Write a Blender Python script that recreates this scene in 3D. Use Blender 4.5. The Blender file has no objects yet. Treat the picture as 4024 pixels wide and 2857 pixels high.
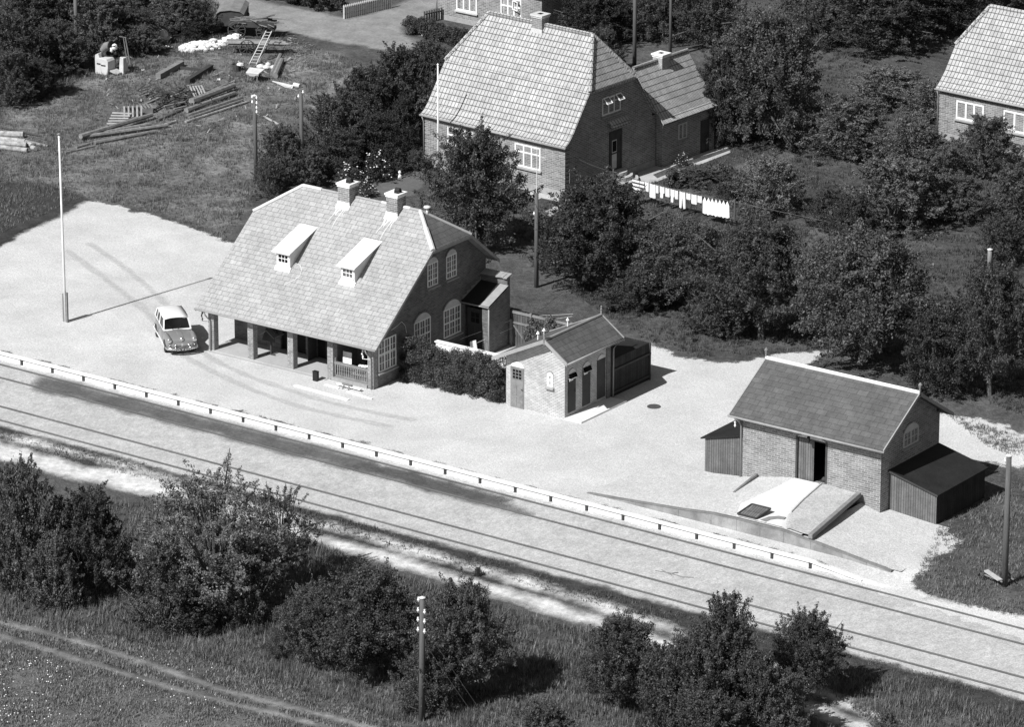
import bpy, bmesh, math, random
import numpy as np
from mathutils import Vector, Matrix
from math import radians as R, sin, cos, pi
random.seed(7); rng = np.random.default_rng(11)
scene = bpy.context.scene
C = scene.collection

# ------------------------------------------------------------------ camera, sky, sun, exposure
CAM = np.array([130., -175., 80.385]); FPX = 18907.0; CX, CY = 2012.0, 1428.5
CR = np.array([0.809344131, 0.587334570, 0.000425132])
CU = np.array([-0.194167668, 0.266878811, 0.943967487])
CF = np.array([-0.554311279, 0.764077093, -0.330038183])
cd = bpy.data.cameras.new('camera'); cam = bpy.data.objects.new('camera', cd); C.objects.link(cam)
cd.sensor_fit = 'HORIZONTAL'; cd.sensor_width = 36.0; cd.lens = 36.0 * FPX / 4024.0
cd.clip_start = 1.0; cd.clip_end = 3000.0
cam.matrix_world = Matrix(((CR[0], CU[0], -CF[0], CAM[0]), (CR[1], CU[1], -CF[1], CAM[1]), (CR[2], CU[2], -CF[2], CAM[2]), (0, 0, 0, 1)))
scene.camera = cam
SUN_AZ, SUN_EL = 8.6, 45.0            # shadows run towards +y, a little +x
w = bpy.data.worlds.new('World'); scene.world = w; w.use_nodes = True
nt = w.node_tree; nt.nodes.clear()
sky = nt.nodes.new('ShaderNodeTexSky'); sky.sky_type = 'NISHITA'; sky.sun_disc = False
sky.sun_elevation = R(SUN_EL); sky.sun_rotation = R(180 + SUN_AZ)
bw = nt.nodes.new('ShaderNodeRGBToBW'); bg = nt.nodes.new('ShaderNodeBackground'); wo = nt.nodes.new('ShaderNodeOutputWorld')
bg.inputs[1].default_value = 0.058
nt.links.new(sky.outputs[0], bw.inputs[0]); nt.links.new(bw.outputs[0], bg.inputs[0]); nt.links.new(bg.outputs[0], wo.inputs[0])
sd = bpy.data.lights.new('sun', 'SUN'); sd.energy = 4.9; sd.angle = R(0.5); sd.color = (1, 1, 1)
so = bpy.data.objects.new('sun', sd); C.objects.link(so)
dv = Vector((sin(R(SUN_AZ)) * cos(R(SUN_EL)), cos(R(SUN_AZ)) * cos(R(SUN_EL)), -sin(R(SUN_EL))))
so.rotation_euler = dv.to_track_quat('-Z', 'Y').to_euler(); so.location = (0, -60, 60)
scene.view_settings.view_transform = 'Standard'; scene.view_settings.look = 'None'
scene.view_settings.exposure = 0.3; scene.view_settings.gamma = 1.0
scene.cycles.max_bounces = 6; scene.cycles.transparent_max_bounces = 12

# ------------------------------------------------------------------ photo pixel (4024 wide) -> place
def ray(u, v): return CF + CR * (u - CX) / FPX - CU * (v - CY) / FPX
def G(u, v, z=0.3):
    d = ray(u, v); return Vector(CAM + d * (z - CAM[2]) / d[2])
def proj(p):
    d = np.array(p) - CAM; k = d @ CF
    return CX + FPX * (d @ CR) / k, CY - FPX * (d @ CU) / k
def ppm(p): return FPX / ((np.array(p) - CAM) @ CF)
def hgt(v, x, y):
    lo, hi = -5., 40.
    for _ in range(40):
        m = (lo + hi) / 2
        if proj((x, y, m))[1] > v: lo = m
        else: hi = m
    return lo
V = 4024 / 2287.0
def GV(x, y, z=0.3): return G(x * V, y * V, z)

# ------------------------------------------------------------------ materials (all grey: a black-and-white plate)
def newmat(name):
    m = bpy.data.materials.new(name); m.use_nodes = True; t = m.node_tree; t.nodes.clear()
    o = t.nodes.new('ShaderNodeOutputMaterial'); b = t.nodes.new('ShaderNodeBsdfPrincipled')
    t.links.new(b.outputs[0], o.inputs[0]); return m, t, b
def mth(t, op, a, b=None, clamp=False):
    n = t.nodes.new('ShaderNodeMath'); n.operation = op; n.use_clamp = clamp
    for i, x in enumerate((a, b)):
        if x is None: continue
        if isinstance(x, (int, float)): n.inputs[i].default_value = x
        else: t.links.new(x, n.inputs[i])
    return n.outputs[0]
def mrange(t, x, a, b, c, d):
    n = t.nodes.new('ShaderNodeMapRange'); t.links.new(x, n.inputs[0])
    for i, k in enumerate((a, b, c, d)): n.inputs[1 + i].default_value = k
    return n.outputs[0]
def coords(t, kind):
    if kind == 'uv': return t.nodes.new('ShaderNodeUVMap').outputs[0]
    if kind == 'obj': return t.nodes.new('ShaderNodeTexCoord').outputs['Object']
    return t.nodes.new('ShaderNodeNewGeometry').outputs['Position']
def noise(t, co, scale, detail=4, rough=.6, stretch=None):
    if stretch:
        mp = t.nodes.new('ShaderNodeMapping'); mp.inputs['Scale'].default_value = stretch; t.links.new(co, mp.inputs[0]); co = mp.outputs[0]
    n = t.nodes.new('ShaderNodeTexNoise'); n.inputs['Scale'].default_value = scale
    n.inputs['Detail'].default_value = detail; n.inputs['Roughness'].default_value = rough
    t.links.new(co, n.inputs['Vector']); return n.outputs[0]
def vary(t, val, co, layers):
    for L in layers:
        s, a = L[0], L[1]; st = L[2] if len(L) > 2 else None
        f = mrange(t, noise(t, co, s, stretch=st), .3, .7, 1 - a, 1 + a)
        val = mth(t, 'MULTIPLY', val, f)
    return val
def bump(t, b, h, strength, dist=.02):
    n = t.nodes.new('ShaderNodeBump'); n.inputs['Strength'].default_value = strength; n.inputs['Distance'].default_value = dist
    t.links.new(h, n.inputs['Height']); t.links.new(n.outputs[0], b.inputs['Normal'])
def val(t, c):
    n = t.nodes.new('ShaderNodeValue'); n.outputs[0].default_value = c; return n.outputs[0]
MATS = {}
def mat(name, c, rough=.85, layers=((6., .12), (40., .12)), kind='pos', bmp=None, metal=0, spec=.3):
    if name in MATS: return MATS[name]
    m, t, b = newmat(name); co = coords(t, kind)
    t.links.new(vary(t, val(t, c), co, layers), b.inputs['Base Color'])
    b.inputs['Roughness'].default_value = rough; b.inputs['Metallic'].default_value = metal; b.inputs['Specular IOR Level'].default_value = spec
    if bmp: bump(t, b, noise(t, co, bmp[0], 5), bmp[1], bmp[2])
    MATS[name] = m; return m
def tilemat(name, c1, c2, mortar, bw_, rh, ms, offset=.5, layers=((.7, .15), (5., .12)), bias=0., bstr=.5, rough=.85, wave=False, spec=.3, streak=None, wob=0.):
    m, t, b = newmat(name); uv = coords(t, 'uv')
    n = t.nodes.new('ShaderNodeTexBrick'); n.offset = offset; n.inputs['Scale'].default_value = 1.0
    for k, v in (('Color1', c1), ('Color2', c2), ('Mortar', mortar)): n.inputs[k].default_value = (v, v, v, 1)
    n.inputs['Mortar Size'].default_value = ms; n.inputs['Mortar Smooth'].default_value = .2; n.inputs['Bias'].default_value = bias
    n.inputs['Brick Width'].default_value = bw_; n.inputs['Row Height'].default_value = rh
    dist = mth(t, 'MULTIPLY', noise(t, uv, 2.5), wob); vm = t.nodes.new('ShaderNodeVectorMath'); vm.operation = 'ADD'
    t.links.new(uv, vm.inputs[0]); t.links.new(dist, vm.inputs[1]); t.links.new(vm.outputs[0], n.inputs['Vector'])
    x = vary(t, n.outputs['Color'], uv, layers)
    if streak: x = vary(t, x, uv, ((streak[0], streak[1], (3., .35, 1.)),))
    t.links.new(x, b.inputs['Base Color']); b.inputs['Roughness'].default_value = rough; b.inputs['Specular IOR Level'].default_value = spec
    h = mth(t, 'SUBTRACT', 1.0, n.outputs['Fac'])
    if wave:
        sx = t.nodes.new('ShaderNodeSeparateXYZ'); t.links.new(uv, sx.inputs[0])
        h2 = mth(t, 'SINE', mth(t, 'MULTIPLY', sx.outputs[0], 2 * pi / bw_)); h3 = mth(t, 'FRACT', mth(t, 'DIVIDE', sx.outputs[1], -rh))
        h = mth(t, 'ADD', h, mth(t, 'ADD', mth(t, 'MULTIPLY', h2, .5), mth(t, 'MULTIPLY', h3, .6)))
    bump(t, b, h, bstr, .02)
    MATS[name] = m; return m
def leafmat(name, c, trans=.38):
    m, t, b = newmat(name); a = t.nodes.new('ShaderNodeAttribute'); a.attribute_name = 'v'
    oi = t.nodes.new('ShaderNodeObjectInfo'); f = mrange(t, oi.outputs['Random'], 0, 1, .62, 1.38)
    x = mth(t, 'MULTIPLY', mth(t, 'MULTIPLY', a.outputs['Fac'], f), c)
    t.links.new(x, b.inputs['Base Color']); b.inputs['Roughness'].default_value = .5; b.inputs['Specular IOR Level'].default_value = .35
    tr = t.nodes.new('ShaderNodeBsdfTranslucent'); t.links.new(x, tr.inputs[0])
    mx = t.nodes.new('ShaderNodeMixShader'); mx.inputs[0].default_value = trans
    t.links.new(b.outputs[0], mx.inputs[1]); t.links.new(tr.outputs[0], mx.inputs[2])
    t.links.new(mx.outputs[0], t.nodes['Material Output'].inputs[0]); MATS[name] = m; return m
def zonemat(name, c, layers, edge=(1.2, .5), soft=.15, bmp=None, fine=18.):
    """a ground sheet whose ragged edge comes from its signed distance to the outline plus noise"""
    m, t, b = newmat(name); co = coords(t, 'pos')
    t.links.new(vary(t, val(t, c), co, layers), b.inputs['Base Color']); b.inputs['Roughness'].default_value = .95; b.inputs['Specular IOR Level'].default_value = .15
    if bmp: bump(t, b, noise(t, co, bmp[0], 5), bmp[1], bmp[2])
    a = t.nodes.new('ShaderNodeAttribute'); a.attribute_name = 'sd'
    n1 = mth(t, 'MULTIPLY', mth(t, 'SUBTRACT', noise(t, co, edge[0], 5, .65), .5), edge[1] * 4)
    n2 = mth(t, 'MULTIPLY', mth(t, 'SUBTRACT', noise(t, co, fine, 3, .7), .5), edge[1] * 1.6)
    s = mth(t, 'ADD', mth(t, 'ADD', a.outputs['Fac'], n1), n2)
    al = mrange(t, s, -soft, soft, 0, 1)
    tp = t.nodes.new('ShaderNodeBsdfTransparent'); mx = t.nodes.new('ShaderNodeMixShader')
    t.links.new(al, mx.inputs[0]); t.links.new(tp.outputs[0], mx.inputs[1]); t.links.new(b.outputs[0], mx.inputs[2])
    t.links.new(mx.outputs[0], t.nodes['Material Output'].inputs[0]); MATS[name] = m; return m

M_BRICK = tilemat('yellow brick wall', .15, .25, .40, .34, .105, .014, layers=((.6, .18), (3., .15), (25., .15)), bstr=.6)
M_BRICKD = tilemat('station brick darkened for shade', .10, .17, .19, .26, .085, .011, layers=((.6, .2), (3., .18), (25., .15)), bstr=.6)  # darker than the pillar brick: the gables' shade is put into its colour
M_BRICKL = tilemat('pale outhouse brick', .44, .56, .30, .24, .078, .013, layers=((.6, .15), (3., .15), (25., .12)), bstr=.6)
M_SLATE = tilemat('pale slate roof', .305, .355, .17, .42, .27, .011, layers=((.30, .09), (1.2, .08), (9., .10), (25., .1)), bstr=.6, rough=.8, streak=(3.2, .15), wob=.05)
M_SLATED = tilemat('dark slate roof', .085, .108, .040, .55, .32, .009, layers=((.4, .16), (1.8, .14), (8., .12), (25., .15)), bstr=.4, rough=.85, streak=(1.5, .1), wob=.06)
M_TILE = tilemat('light cement roof tile', .35, .44, .085, .24, .36, .022, offset=0., layers=((.3, .12), (2.0, .14), (14., .12)), bstr=.9, rough=.8, wave=True)
M_BOARD = tilemat('dark tarred boards', .022, .035, .010, .16, 40., .012, offset=0., layers=((2., .3), (12., .2)), bstr=.5)
M_BOARDG = tilemat('weathered grey boards', .11, .15, .03, .13, 40., .010, offset=0., layers=((2., .2), (12., .15)), bstr=.6)
M_BOARDP = tilemat('old fence boards', .075, .12, .015, .16, 40., .014, offset=0., layers=((2., .3), (12., .2)), bstr=.5)
M_WHITE = mat('white paint', .80, .6, ((3., .06), (30., .06)))
M_WHITED = mat('worn white paint', .55, .7, ((3., .12), (25., .12)))
M_ZINC = mat('zinc sheet', .62, .6, ((1.5, .08), (12., .06)))
M_TRIM = mat('grey painted trim', .30, .6, ((4., .12), (30., .1)))
M_GLASS = mat('dark window glass', .012, .07, ((1.2, .5),), spec=.09)
M_GLASSC = mat('curtained window glass', .10, .12, ((2.2, .75),), spec=.5)
M_CURT = mat('light curtain', .55, .9, ((9., .25, (6., 6., .4)),))
M_DARK = mat('dark interior', .012, .9)
M_WOODD = mat('dark stained timber', .05, .75, ((3., .2), (30., .2)))
M_WOOD = mat('grey weathered timber', .20, .85, ((3., .2), (30., .25)))
M_WOODL = mat('pale cut timber', .42, .8, ((3., .15), (30., .15)))
M_WOODM = mat('mid grey sawn timber', .30, .85, ((3., .2), (30., .25)))
M_POLE = mat('creosoted pole wood', .10, .8, ((3., .25, (8., 8., .4)), (30., .2)))
M_LOG = mat('rough bark', .20, .95, ((4., .35), (30., .35)), bmp=(25., .6, .03))
M_LOGL = mat('pale peeled birch bark', .33, .9, ((3., .45), (22., .3)))
M_CONC = mat('concrete', .42, .9, ((.8, .15), (6., .12), (50., .1)), bmp=(30., .2, .01))
M_CONCW = mat('bright concrete', .66, .9, ((.8, .08), (6., .06), (50., .06)))
M_FLOOR = mat('smooth concrete floor', .40, .8, ((.8, .1), (8., .08)))
M_FELT = mat('tarred roofing felt', .018, .7, ((1., .3), (12., .3)), bmp=(15., .2, .01))
M_STEEL = mat('worn rail steel', .13, .5, ((3., .3, (.2, 4., 4.)),), spec=.4)
M_PORC = mat('white porcelain', .8, .25, ((3., .02),), spec=.5)
M_BLACK = mat('black paint', .015, .5)
M_IRON = mat('rusty iron', .07, .8, ((8., .3),))
M_CLOTH = mat('white laundry cloth', .8, .9, ((3., .04),))
M_LIME = mat('white lime rubble', .68, .95, ((4., .25), (25., .25)), bmp=(12., .6, .05))
M_RUBBER = mat('tyre rubber', .02, .8)
M_CHROME = mat('chrome', .65, .18, ((3., .03),), metal=.85)
M_CARB = mat('grey car paint', .20, .28, ((2., .03),), spec=.6)
M_CARR = mat('white car roof paint', .74, .3, ((2., .03),), spec=.6)
M_PLASTER = mat('grey plinth render', .30, .9, ((1., .15), (8., .12)))
M_SOIL = mat('garden soil', .05, 1., ((3., .3), (25., .3)))
M_LEAF = leafmat('tree leaves', .105); M_LEAF2 = leafmat('dark tree leaves', .078); M_LEAF3 = leafmat('light shrub leaves', .135)
M_IVY = leafmat('hedge leaves', .085); M_GRASSB = leafmat('grass blades', .15, .35); M_FLOWER = mat('white petals', .8, .8)
M_BARK = mat('tree bark', .10, .95, ((5., .3), (30., .3)))

# ------------------------------------------------------------------ mesh building
class MB:
    def __init__(s, f=None): s.v = []; s.f = []; s.map = f
    def add(s, vs, fs):
        o = len(s.v); s.v += [tuple(s.map(*p)) if s.map else tuple(p) for p in vs]; s.f += [tuple(i + o for i in f) for f in fs]; return s
    def box(s, x0, x1, y0, y1, z0, z1):
        return s.add([(x0, y0, z0), (x1, y0, z0), (x1, y1, z0), (x0, y1, z0), (x0, y0, z1), (x1, y0, z1), (x1, y1, z1), (x0, y1, z1)],
                     [(3, 2, 1, 0), (4, 5, 6, 7), (0, 1, 5, 4), (1, 2, 6, 5), (2, 3, 7, 6), (3, 0, 4, 7)])
    def poly(s, pts): return s.add(pts, [tuple(range(len(pts)))])
    def slab(s, pts, d):
        """a flat polygon given a thickness d (vector)"""
        n = len(pts); low = [(p[0] + d[0], p[1] + d[1], p[2] + d[2]) for p in pts]
        return s.add(list(pts) + low, [tuple(range(n)), tuple(range(2 * n - 1, n - 1, -1))] + [(i, n + i, n + (i + 1) % n, (i + 1) % n) for i in range(n)])
    def tube(s, pts, rad, n=8, cap=True):
        pts = [Vector(p) for p in pts]; k = len(pts)
        if not isinstance(rad, (list, tuple)): rad = [rad] * k
        vs = []; fs = []
        for i, p in enumerate(pts):
            d = (pts[min(i + 1, k - 1)] - pts[max(i - 1, 0)]).normalized(); a = d.orthogonal().normalized() if abs(d.z) > .95 else d.cross(Vector((0, 0, 1))).normalized(); b = d.cross(a)
            for j in range(n):
                t = 2 * pi * j / n; vs.append(tuple(p + (a * cos(t) + b * sin(t)) * rad[i]))
        for i in range(k - 1):
            for j in range(n): fs.append((i * n + j, i * n + (j + 1) % n, (i + 1) * n + (j + 1) % n, (i + 1) * n + j))
        if cap: fs += [tuple(range(n - 1, -1, -1)), tuple(range((k - 1) * n, k * n))]
        return s.add(vs, fs)
    def lathe(s, c, prof, n=12, axis='z'):
        vs = []; fs = []
        for r, h in prof:
            for j in range(n):
                t = 2 * pi * j / n; a, b = r * cos(t), r * sin(t)
                q = (a, b, h) if axis == 'z' else (h, a, b) if axis == 'x' else (a, h, b)
                vs.append((c[0] + q[0], c[1] + q[1], c[2] + q[2]))
        m = len(prof)
        for i in range(m - 1):
            for j in range(n): fs.append((i * n + j, i * n + (j + 1) % n, (i + 1) * n + (j + 1) % n, (i + 1) * n + j))
        fs += [tuple(range(n - 1, -1, -1)), tuple(range((m - 1) * n, m * n))]
        return s.add(vs, fs)
    def beam(s, a, b, wd, th):
        """a plank from a to b, wd wide (level), th thick"""
        a, b = Vector(a), Vector(b); d = (b - a).normalized(); x = d.cross(Vector((0, 0, 1)))
        x = Vector((1, 0, 0)) if x.length < 1e-3 else x.normalized(); y = x.cross(d)
        vs = [tuple(p + x * (sx * wd / 2) + y * (sy * th / 2)) for p in (a, b) for sx, sy in ((-1, -1), (1, -1), (1, 1), (-1, 1))]
        return s.add(vs, [(0, 1, 2, 3), (7, 6, 5, 4), (0, 4, 5, 1), (1, 5, 6, 2), (2, 6, 7, 3), (3, 7, 4, 0)])
    def build(s, name, m, parent=None, smooth=False, bevel=0):
        me = bpy.data.meshes.new(name); me.from_pydata(s.v, [], s.f); me.materials.append(m)
        uvl = me.uv_layers.new(name='UVMap'); data = np.empty(len(me.loops) * 2)
        for p in me.polygons:
            n = p.normal
            if abs(n.z) > .97: t = Vector((1, 0, 0))
            else: t = Vector((0, 0, 1)).cross(n).normalized()
            b = n.cross(t)
            for li in p.loop_indices:
                c = me.vertices[me.loops[li].vertex_index].co; data[2 * li] = c.dot(t); data[2 * li + 1] = c.dot(b)
        uvl.data.foreach_set('uv', data)
        if smooth: me.polygons.foreach_set('use_smooth', [True] * len(me.polygons))
        o = bpy.data.objects.new(name, me); C.objects.link(o)
        if parent: o.parent = parent
        if bevel:
            md = o.modifiers.new('bevel', 'BEVEL'); md.width = bevel; md.segments = 2; md.limit_method = 'ANGLE'
        return o
def tag(o, label, cat, group=None):
    o['label'] = label; o['category'] = cat
    if group: o['group'] = group
    return o
def thing(name, label, cat, loc=(0, 0, 0), rz=0, group=None):
    o = bpy.data.objects.new(name, None); C.objects.link(o); o.empty_display_size = .3
    o.location = loc; o.rotation_euler = (0, 0, rz); return tag(o, label, cat, group)
def copy_tree(o, parent=None):
    c = o.copy(); C.objects.link(c)
    if parent: c.parent = parent
    for ch in [x for x in o.children]: copy_tree(ch, c)
    return c
def npmesh(name, verts, faces, m, vatt=None, parent=None, att='v'):
    me = bpy.data.meshes.new(name); n, k = faces.shape
    me.vertices.add(len(verts)); me.vertices.foreach_set('co', verts.astype(np.float32).ravel())
    me.loops.add(n * k); me.loops.foreach_set('vertex_index', faces.astype(np.int32).ravel())
    me.polygons.add(n); me.polygons.foreach_set('loop_start', np.arange(0, n * k, k, dtype=np.int32)); me.polygons.foreach_set('loop_total', np.full(n, k, dtype=np.int32))
    me.update(calc_edges=True)
    if vatt is not None:
        a = me.attributes.new(att, 'FLOAT', 'POINT'); a.data.foreach_set('value', vatt.astype(np.float32))
    me.materials.append(m); o = bpy.data.objects.new(name, me); C.objects.link(o)
    if parent: o.parent = parent
    return o

# ------------------------------------------------------------------ ground
YE = -3.57                                           # platform edge
def sm(a, b, x):
    t = np.clip((x - a) / (b - a), 0, 1); return t * t * (3 - 2 * t)
def TZ(x, y):
    x = np.asarray(x, float); y = np.asarray(y, float)
    step = np.where(y > YE, .31, -.03); ramp = -.03 + .34 * sm(-4.0, -1.2, y)
    k = sm(22.5, 26.5, x); z = step * (1 - k) + ramp * k
    return z - .12 * sm(-11.5, -15, y)
def structure(o): o['kind'] = 'structure'; return o
xs = np.concatenate([[-420, -300, -200, -140], np.arange(-95, 62, 1.), [80, 120, 200, 320]])
ys = np.concatenate([[-300, -200, -120, -80], np.arange(-55, -4.5, 1.), np.arange(-4.4, -3.65, .2), [YE - .004, YE + .004], np.arange(-3.4, -.9, .2), np.arange(0, 118, 1.), [140, 200, 300, 420]])
X, Y = np.meshgrid(xs, ys); Z_ = TZ(X, Y)
idx = np.arange(X.size).reshape(X.shape)
F = np.stack([idx[:-1, :-1], idx[:-1, 1:], idx[1:, 1:], idx[1:, :-1]], -1).reshape(-1, 4)
M_GROUND = mat('rough grass ground', .082, 1., ((.10, .25), (.6, .3), (3., .3), (14., .35)), bmp=(9., .9, .08), spec=.1)
structure(npmesh('ground', np.stack([X, Y, Z_], -1).reshape(-1, 3), F, M_GROUND))
def inside(P, poly):
    x, y = P[:, 0], P[:, 1]; r = np.zeros(len(P), bool); n = len(poly)
    for i in range(n):
        (x1, y1), (x2, y2) = poly[i], poly[(i + 1) % n]
        if y1 == y2: continue
        c = ((y1 > y) != (y2 > y)) & (x < (x2 - x1) * (y - y1) / (y2 - y1) + x1); r ^= c
    return r
def segdist(P, pts, closed=True):
    d = np.full(len(P), 1e9); n = len(pts)
    for i in range(n if closed else n - 1):
        a = np.array(pts[i]); b = np.array(pts[(i + 1) % n]); ab = b - a
        t = np.clip(((P - a) @ ab) / max(ab @ ab, 1e-9), 0, 1); d = np.minimum(d, np.hypot(*(P - a - t[:, None] * ab).T))
    return d
def sheet(name, sdf, bounds, res, margin, dz, m, kind='structure', keep=None):
    x0, x1, y0, y1 = bounds; gx = np.arange(x0, x1 + res, res); gy = np.arange(y0, y1 + res, res)
    gy = gy[np.abs(gy - YE) > .05]; 
    if y0 < YE < y1: gy = np.sort(np.concatenate([gy, [YE - .004, YE + .004]]))
    X, Y = np.meshgrid(gx, gy); P = np.stack([X.ravel(), Y.ravel()], -1); s = sdf(P)
    idx = np.arange(len(P)).reshape(X.shape); F = np.stack([idx[:-1, :-1], idx[:-1, 1:], idx[1:, 1:], idx[1:, :-1]], -1).reshape(-1, 4)
    F = F[(s[F].max(1) > -margin)]
    if keep is not None: F = F[keep(P[F].mean(1))]
    used, inv = np.unique(F, return_inverse=True); P = P[used]
    o = npmesh(name, np.column_stack([P, TZ(P[:, 0], P[:, 1]) + dz]), inv.reshape(F.shape), m, s[used], att='sd')
    o['kind'] = kind; return o
def zone(name, poly, dz, m, margin=.35, res=.3, keep=None):
    poly = [(p[0], p[1]) for p in poly]; A = np.array(poly)
    f = lambda P: np.where(inside(P, poly), 1, -1) * segdist(P, poly)
    return sheet(name, f, (A[:, 0].min() - 1, A[:, 0].max() + 1, A[:, 1].min() - 1, A[:, 1].max() + 1), res, margin, dz, m, keep=keep)
def ribbon(name, pts, wd, dz, m, margin=.3, res=.22):
    pts = [(p[0], p[1]) for p in pts]; A = np.array(pts); wds = wd
    f = lambda P: wds - segdist(P, pts, False)
    return sheet(name, f, (A[:, 0].min() - 2, A[:, 0].max() + 2, A[:, 1].min() - 2, A[:, 1].max() + 2), res, margin, dz, m)
M_GRAVEL = zonemat('bright shell gravel', .515, ((.10, .06), (.4, .08), (2.5, .05), (9., .18), (22., .24)), edge=(1.1, .5), soft=.12, bmp=(14., .7, .03))
M_BALLAST = zonemat('grey track gravel', .43, ((.15, .08), (.9, .12), (4., .14, (1., .5, 1.)), (12., .26), (30., .2)), edge=(.8, .25), soft=.15, bmp=(20., .6, .03))
M_CINDER = zonemat('dark cinder between rails', .11, ((.6, .25), (6., .25), (30., .2)), edge=(.45, .5), soft=.5, bmp=(20., .4, .02))
M_DIRT = zonemat('pale sandy wheel rut', .50, ((.5, .2), (3., .25), (20., .25)), edge=(.5, .35), soft=.35, bmp=(14., .4, .03))
M_DRY = zonemat('dry grass wheel rut', .23, ((.5, .2), (3., .25), (20., .25)), edge=(.7, .25), soft=.25, bmp=(14., .5, .04))
M_ROAD = zonemat('dirt road', .24, ((.15, .12), (1., .2), (8., .15), (30., .15)), edge=(.6, .35), soft=.3, bmp=(12., .4, .03))
M_YARD = zonemat('trodden yard grass', .155, ((.15, .3), (.7, .3), (4., .35), (16., .35)), edge=(.3, .8), soft=.6, bmp=(10., .8, .06))
M_BARE = zonemat('bare earth patch', .21, ((.6, .25), (4., .3), (20., .25)), edge=(.7, .6), soft=.6, bmp=(12., .5, .03))
M_LAWN = zonemat('mown lawn', .115, ((.3, .12), (3., .12), (25., .15)), edge=(.8, .15), soft=.2, bmp=(25., .5, .02))
M_FIELD = zonemat('clover field', .125, ((.2, .2), (1.5, .25), (8., .3), (25., .3)), edge=(.8, .3), soft=.3, bmp=(12., .9, .06))
M_VERGE = zonemat('dark mossy verge', .050, ((.3, .2), (1.5, .3), (9., .35)), edge=(.7, .35), soft=.3, bmp=(12., .8, .05))
pv = lambda L, z=.3: [GV(x, y, z) for x, y in L]
pf = lambda L, z=.3: [G(x, y, z) for x, y in L]
track = [(-95, -3.4), (62, -3.4), (62, -11.3), (-95, -11.3)]
zone('track_bed', track, .006, M_BALLAST, res=.4)
gravel = pv([(-260, 575), (0, 548), (60, 512), (130, 482), (185, 447), (250, 458), (330, 478), (430, 512), (520, 545), (700, 600), (1100, 720), (1250, 800), (1380, 770), (1455, 768), (1520, 800), (1640, 812), (1720, 795), (1850, 782), (1810, 815), (1860, 900), (2120, 925), (2200, 940), (2287, 965), (2330, 1000), (2290, 1050), (2200, 1030), (2080, 1185), (2150, 1205), (2090, 1250), (2035, 1297), (2080, 1325), (2287, 1368), (2420, 1410)])
gravel = [(p[0], p[1]) for p in gravel] + [(40., -6.), (25., -4.2), (22.3, -3.4), (-70., -3.4)]
zone('gravel_yard', gravel, .014, M_GRAVEL, res=.4)
zone('yard_grass', pv([(0, 260), (150, 190), (330, 130), (500, 110), (640, 95), (760, 120), (800, 150), (700, 230), (640, 300), (580, 420), (500, 530), (380, 480), (180, 440), (0, 470)]), .008, M_YARD, margin=1.2, res=.5)
zone('field', pv([(-60, 1440), (200, 1500), (420, 1560), (560, 1600), (800, 1680), (-60, 1680)], -.15), .008, M_FIELD, margin=.6, res=.4)
zone('dirt_road', pv([(420, -20), (500, -20), (600, 5), (700, 25), (775, 42), (870, 18), (960, -20), (1010, -20), (960, 42), (905, 58), (908, 82), (945, 95), (900, 118), (840, 110), (740, 92), (640, 72), (600, 60), (540, 44), (490, 28)]), .010, M_ROAD)
zone('road_spur', pv([(735, 170), (800, 160), (770, 195), (720, 245), (690, 240), (700, 205)]), .012, M_BARE, margin=.8)
for k, L in enumerate(([(480, 280), (560, 262), (610, 275), (560, 300), (500, 300)], [(200, 330), (260, 315), (300, 318), (250, 332)], [(620, 255), (690, 265), (640, 280)], [(560, 130), (680, 120), (720, 160), (640, 175)])):
    zone('bare_earth', pv(L), .012 + .002 * k, M_BARE, margin=.8)
zone('dark_verge', [(-95, -11.1), (60, -11.1), (60, -13.2), (-95, -13.2)], .010, M_VERGE, res=.4)
zone('cinder_strip', [(-23., -4.40), (-4., -4.40), (5., -4.7), (8., -5.6), (-22., -5.72)], .012, M_CINDER, margin=.7, res=.2)
M_TYRE = zonemat('wheel-worn gravel', .507, ((.5, .1), (3., .15), (14., .25)), edge=(.5, .16), soft=.22, bmp=(14., .5, .02))
for k, L in enumerate(([(150, 560), (230, 620), (330, 700), (420, 800), (640, 900), (900, 960)], [(200, 545), (280, 600), (380, 690), (470, 800), (700, 890), (950, 945)])):
    A_ = [Vector((p[0], p[1], 0)) for p in pv(L)]; Q_ = []
    for i_ in range(len(A_) - 1):
        p0_, p1_, p2_, p3_ = A_[max(i_ - 1, 0)], A_[i_], A_[i_ + 1], A_[min(i_ + 2, len(A_) - 1)]
        for t_ in np.linspace(0, 1, 7)[:-1]: t_ = float(t_); Q_.append(.5 * ((2 * p1_) + (p2_ - p0_) * t_ + (2 * p0_ - 5 * p1_ + 4 * p2_ - p3_) * t_ ** 2 + (3 * p1_ - p0_ - 3 * p2_ + p3_) * t_ ** 3))
    ribbon('tyre_track', Q_, .05, .022 + .002 * k, M_TYRE, margin=.5)
zone('grey_cinder', [(-2., -4.6), (6, -4.8), (-2, -5.5)], .014, M_CINDER, margin=.7, res=.2)
zf = lambda L: pf(L, -.15)
ribbon('wheel_rut', zf([(-100, 1735), (0, 1769), (111, 1806), (297, 1873), (483, 1912), (691, 1955), (900, 2020), (1218, 2112), (1400, 2163), (1547, 2206), (1753, 2265), (1930, 2324), (2107, 2371), (2284, 2430), (2402, 2466), (2578, 2525), (2696, 2572), (2900, 2650), (3085, 2741), (3303, 2828), (3500, 2900)]), .44, .012, M_DIRT)
ribbon('wheel_rut', zf([(-100, 1700), (0, 1722), (245, 1776), (520, 1845), (713, 1906), (1122, 2040), (1400, 2105), (1636, 2173), (1871, 2244), (2166, 2326), (2372, 2391), (2578, 2462), (2800, 2540), (3050, 2640), (3285, 2744), (3465, 2828), (3600, 2890)]), .34, .014, M_DIRT)
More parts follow.
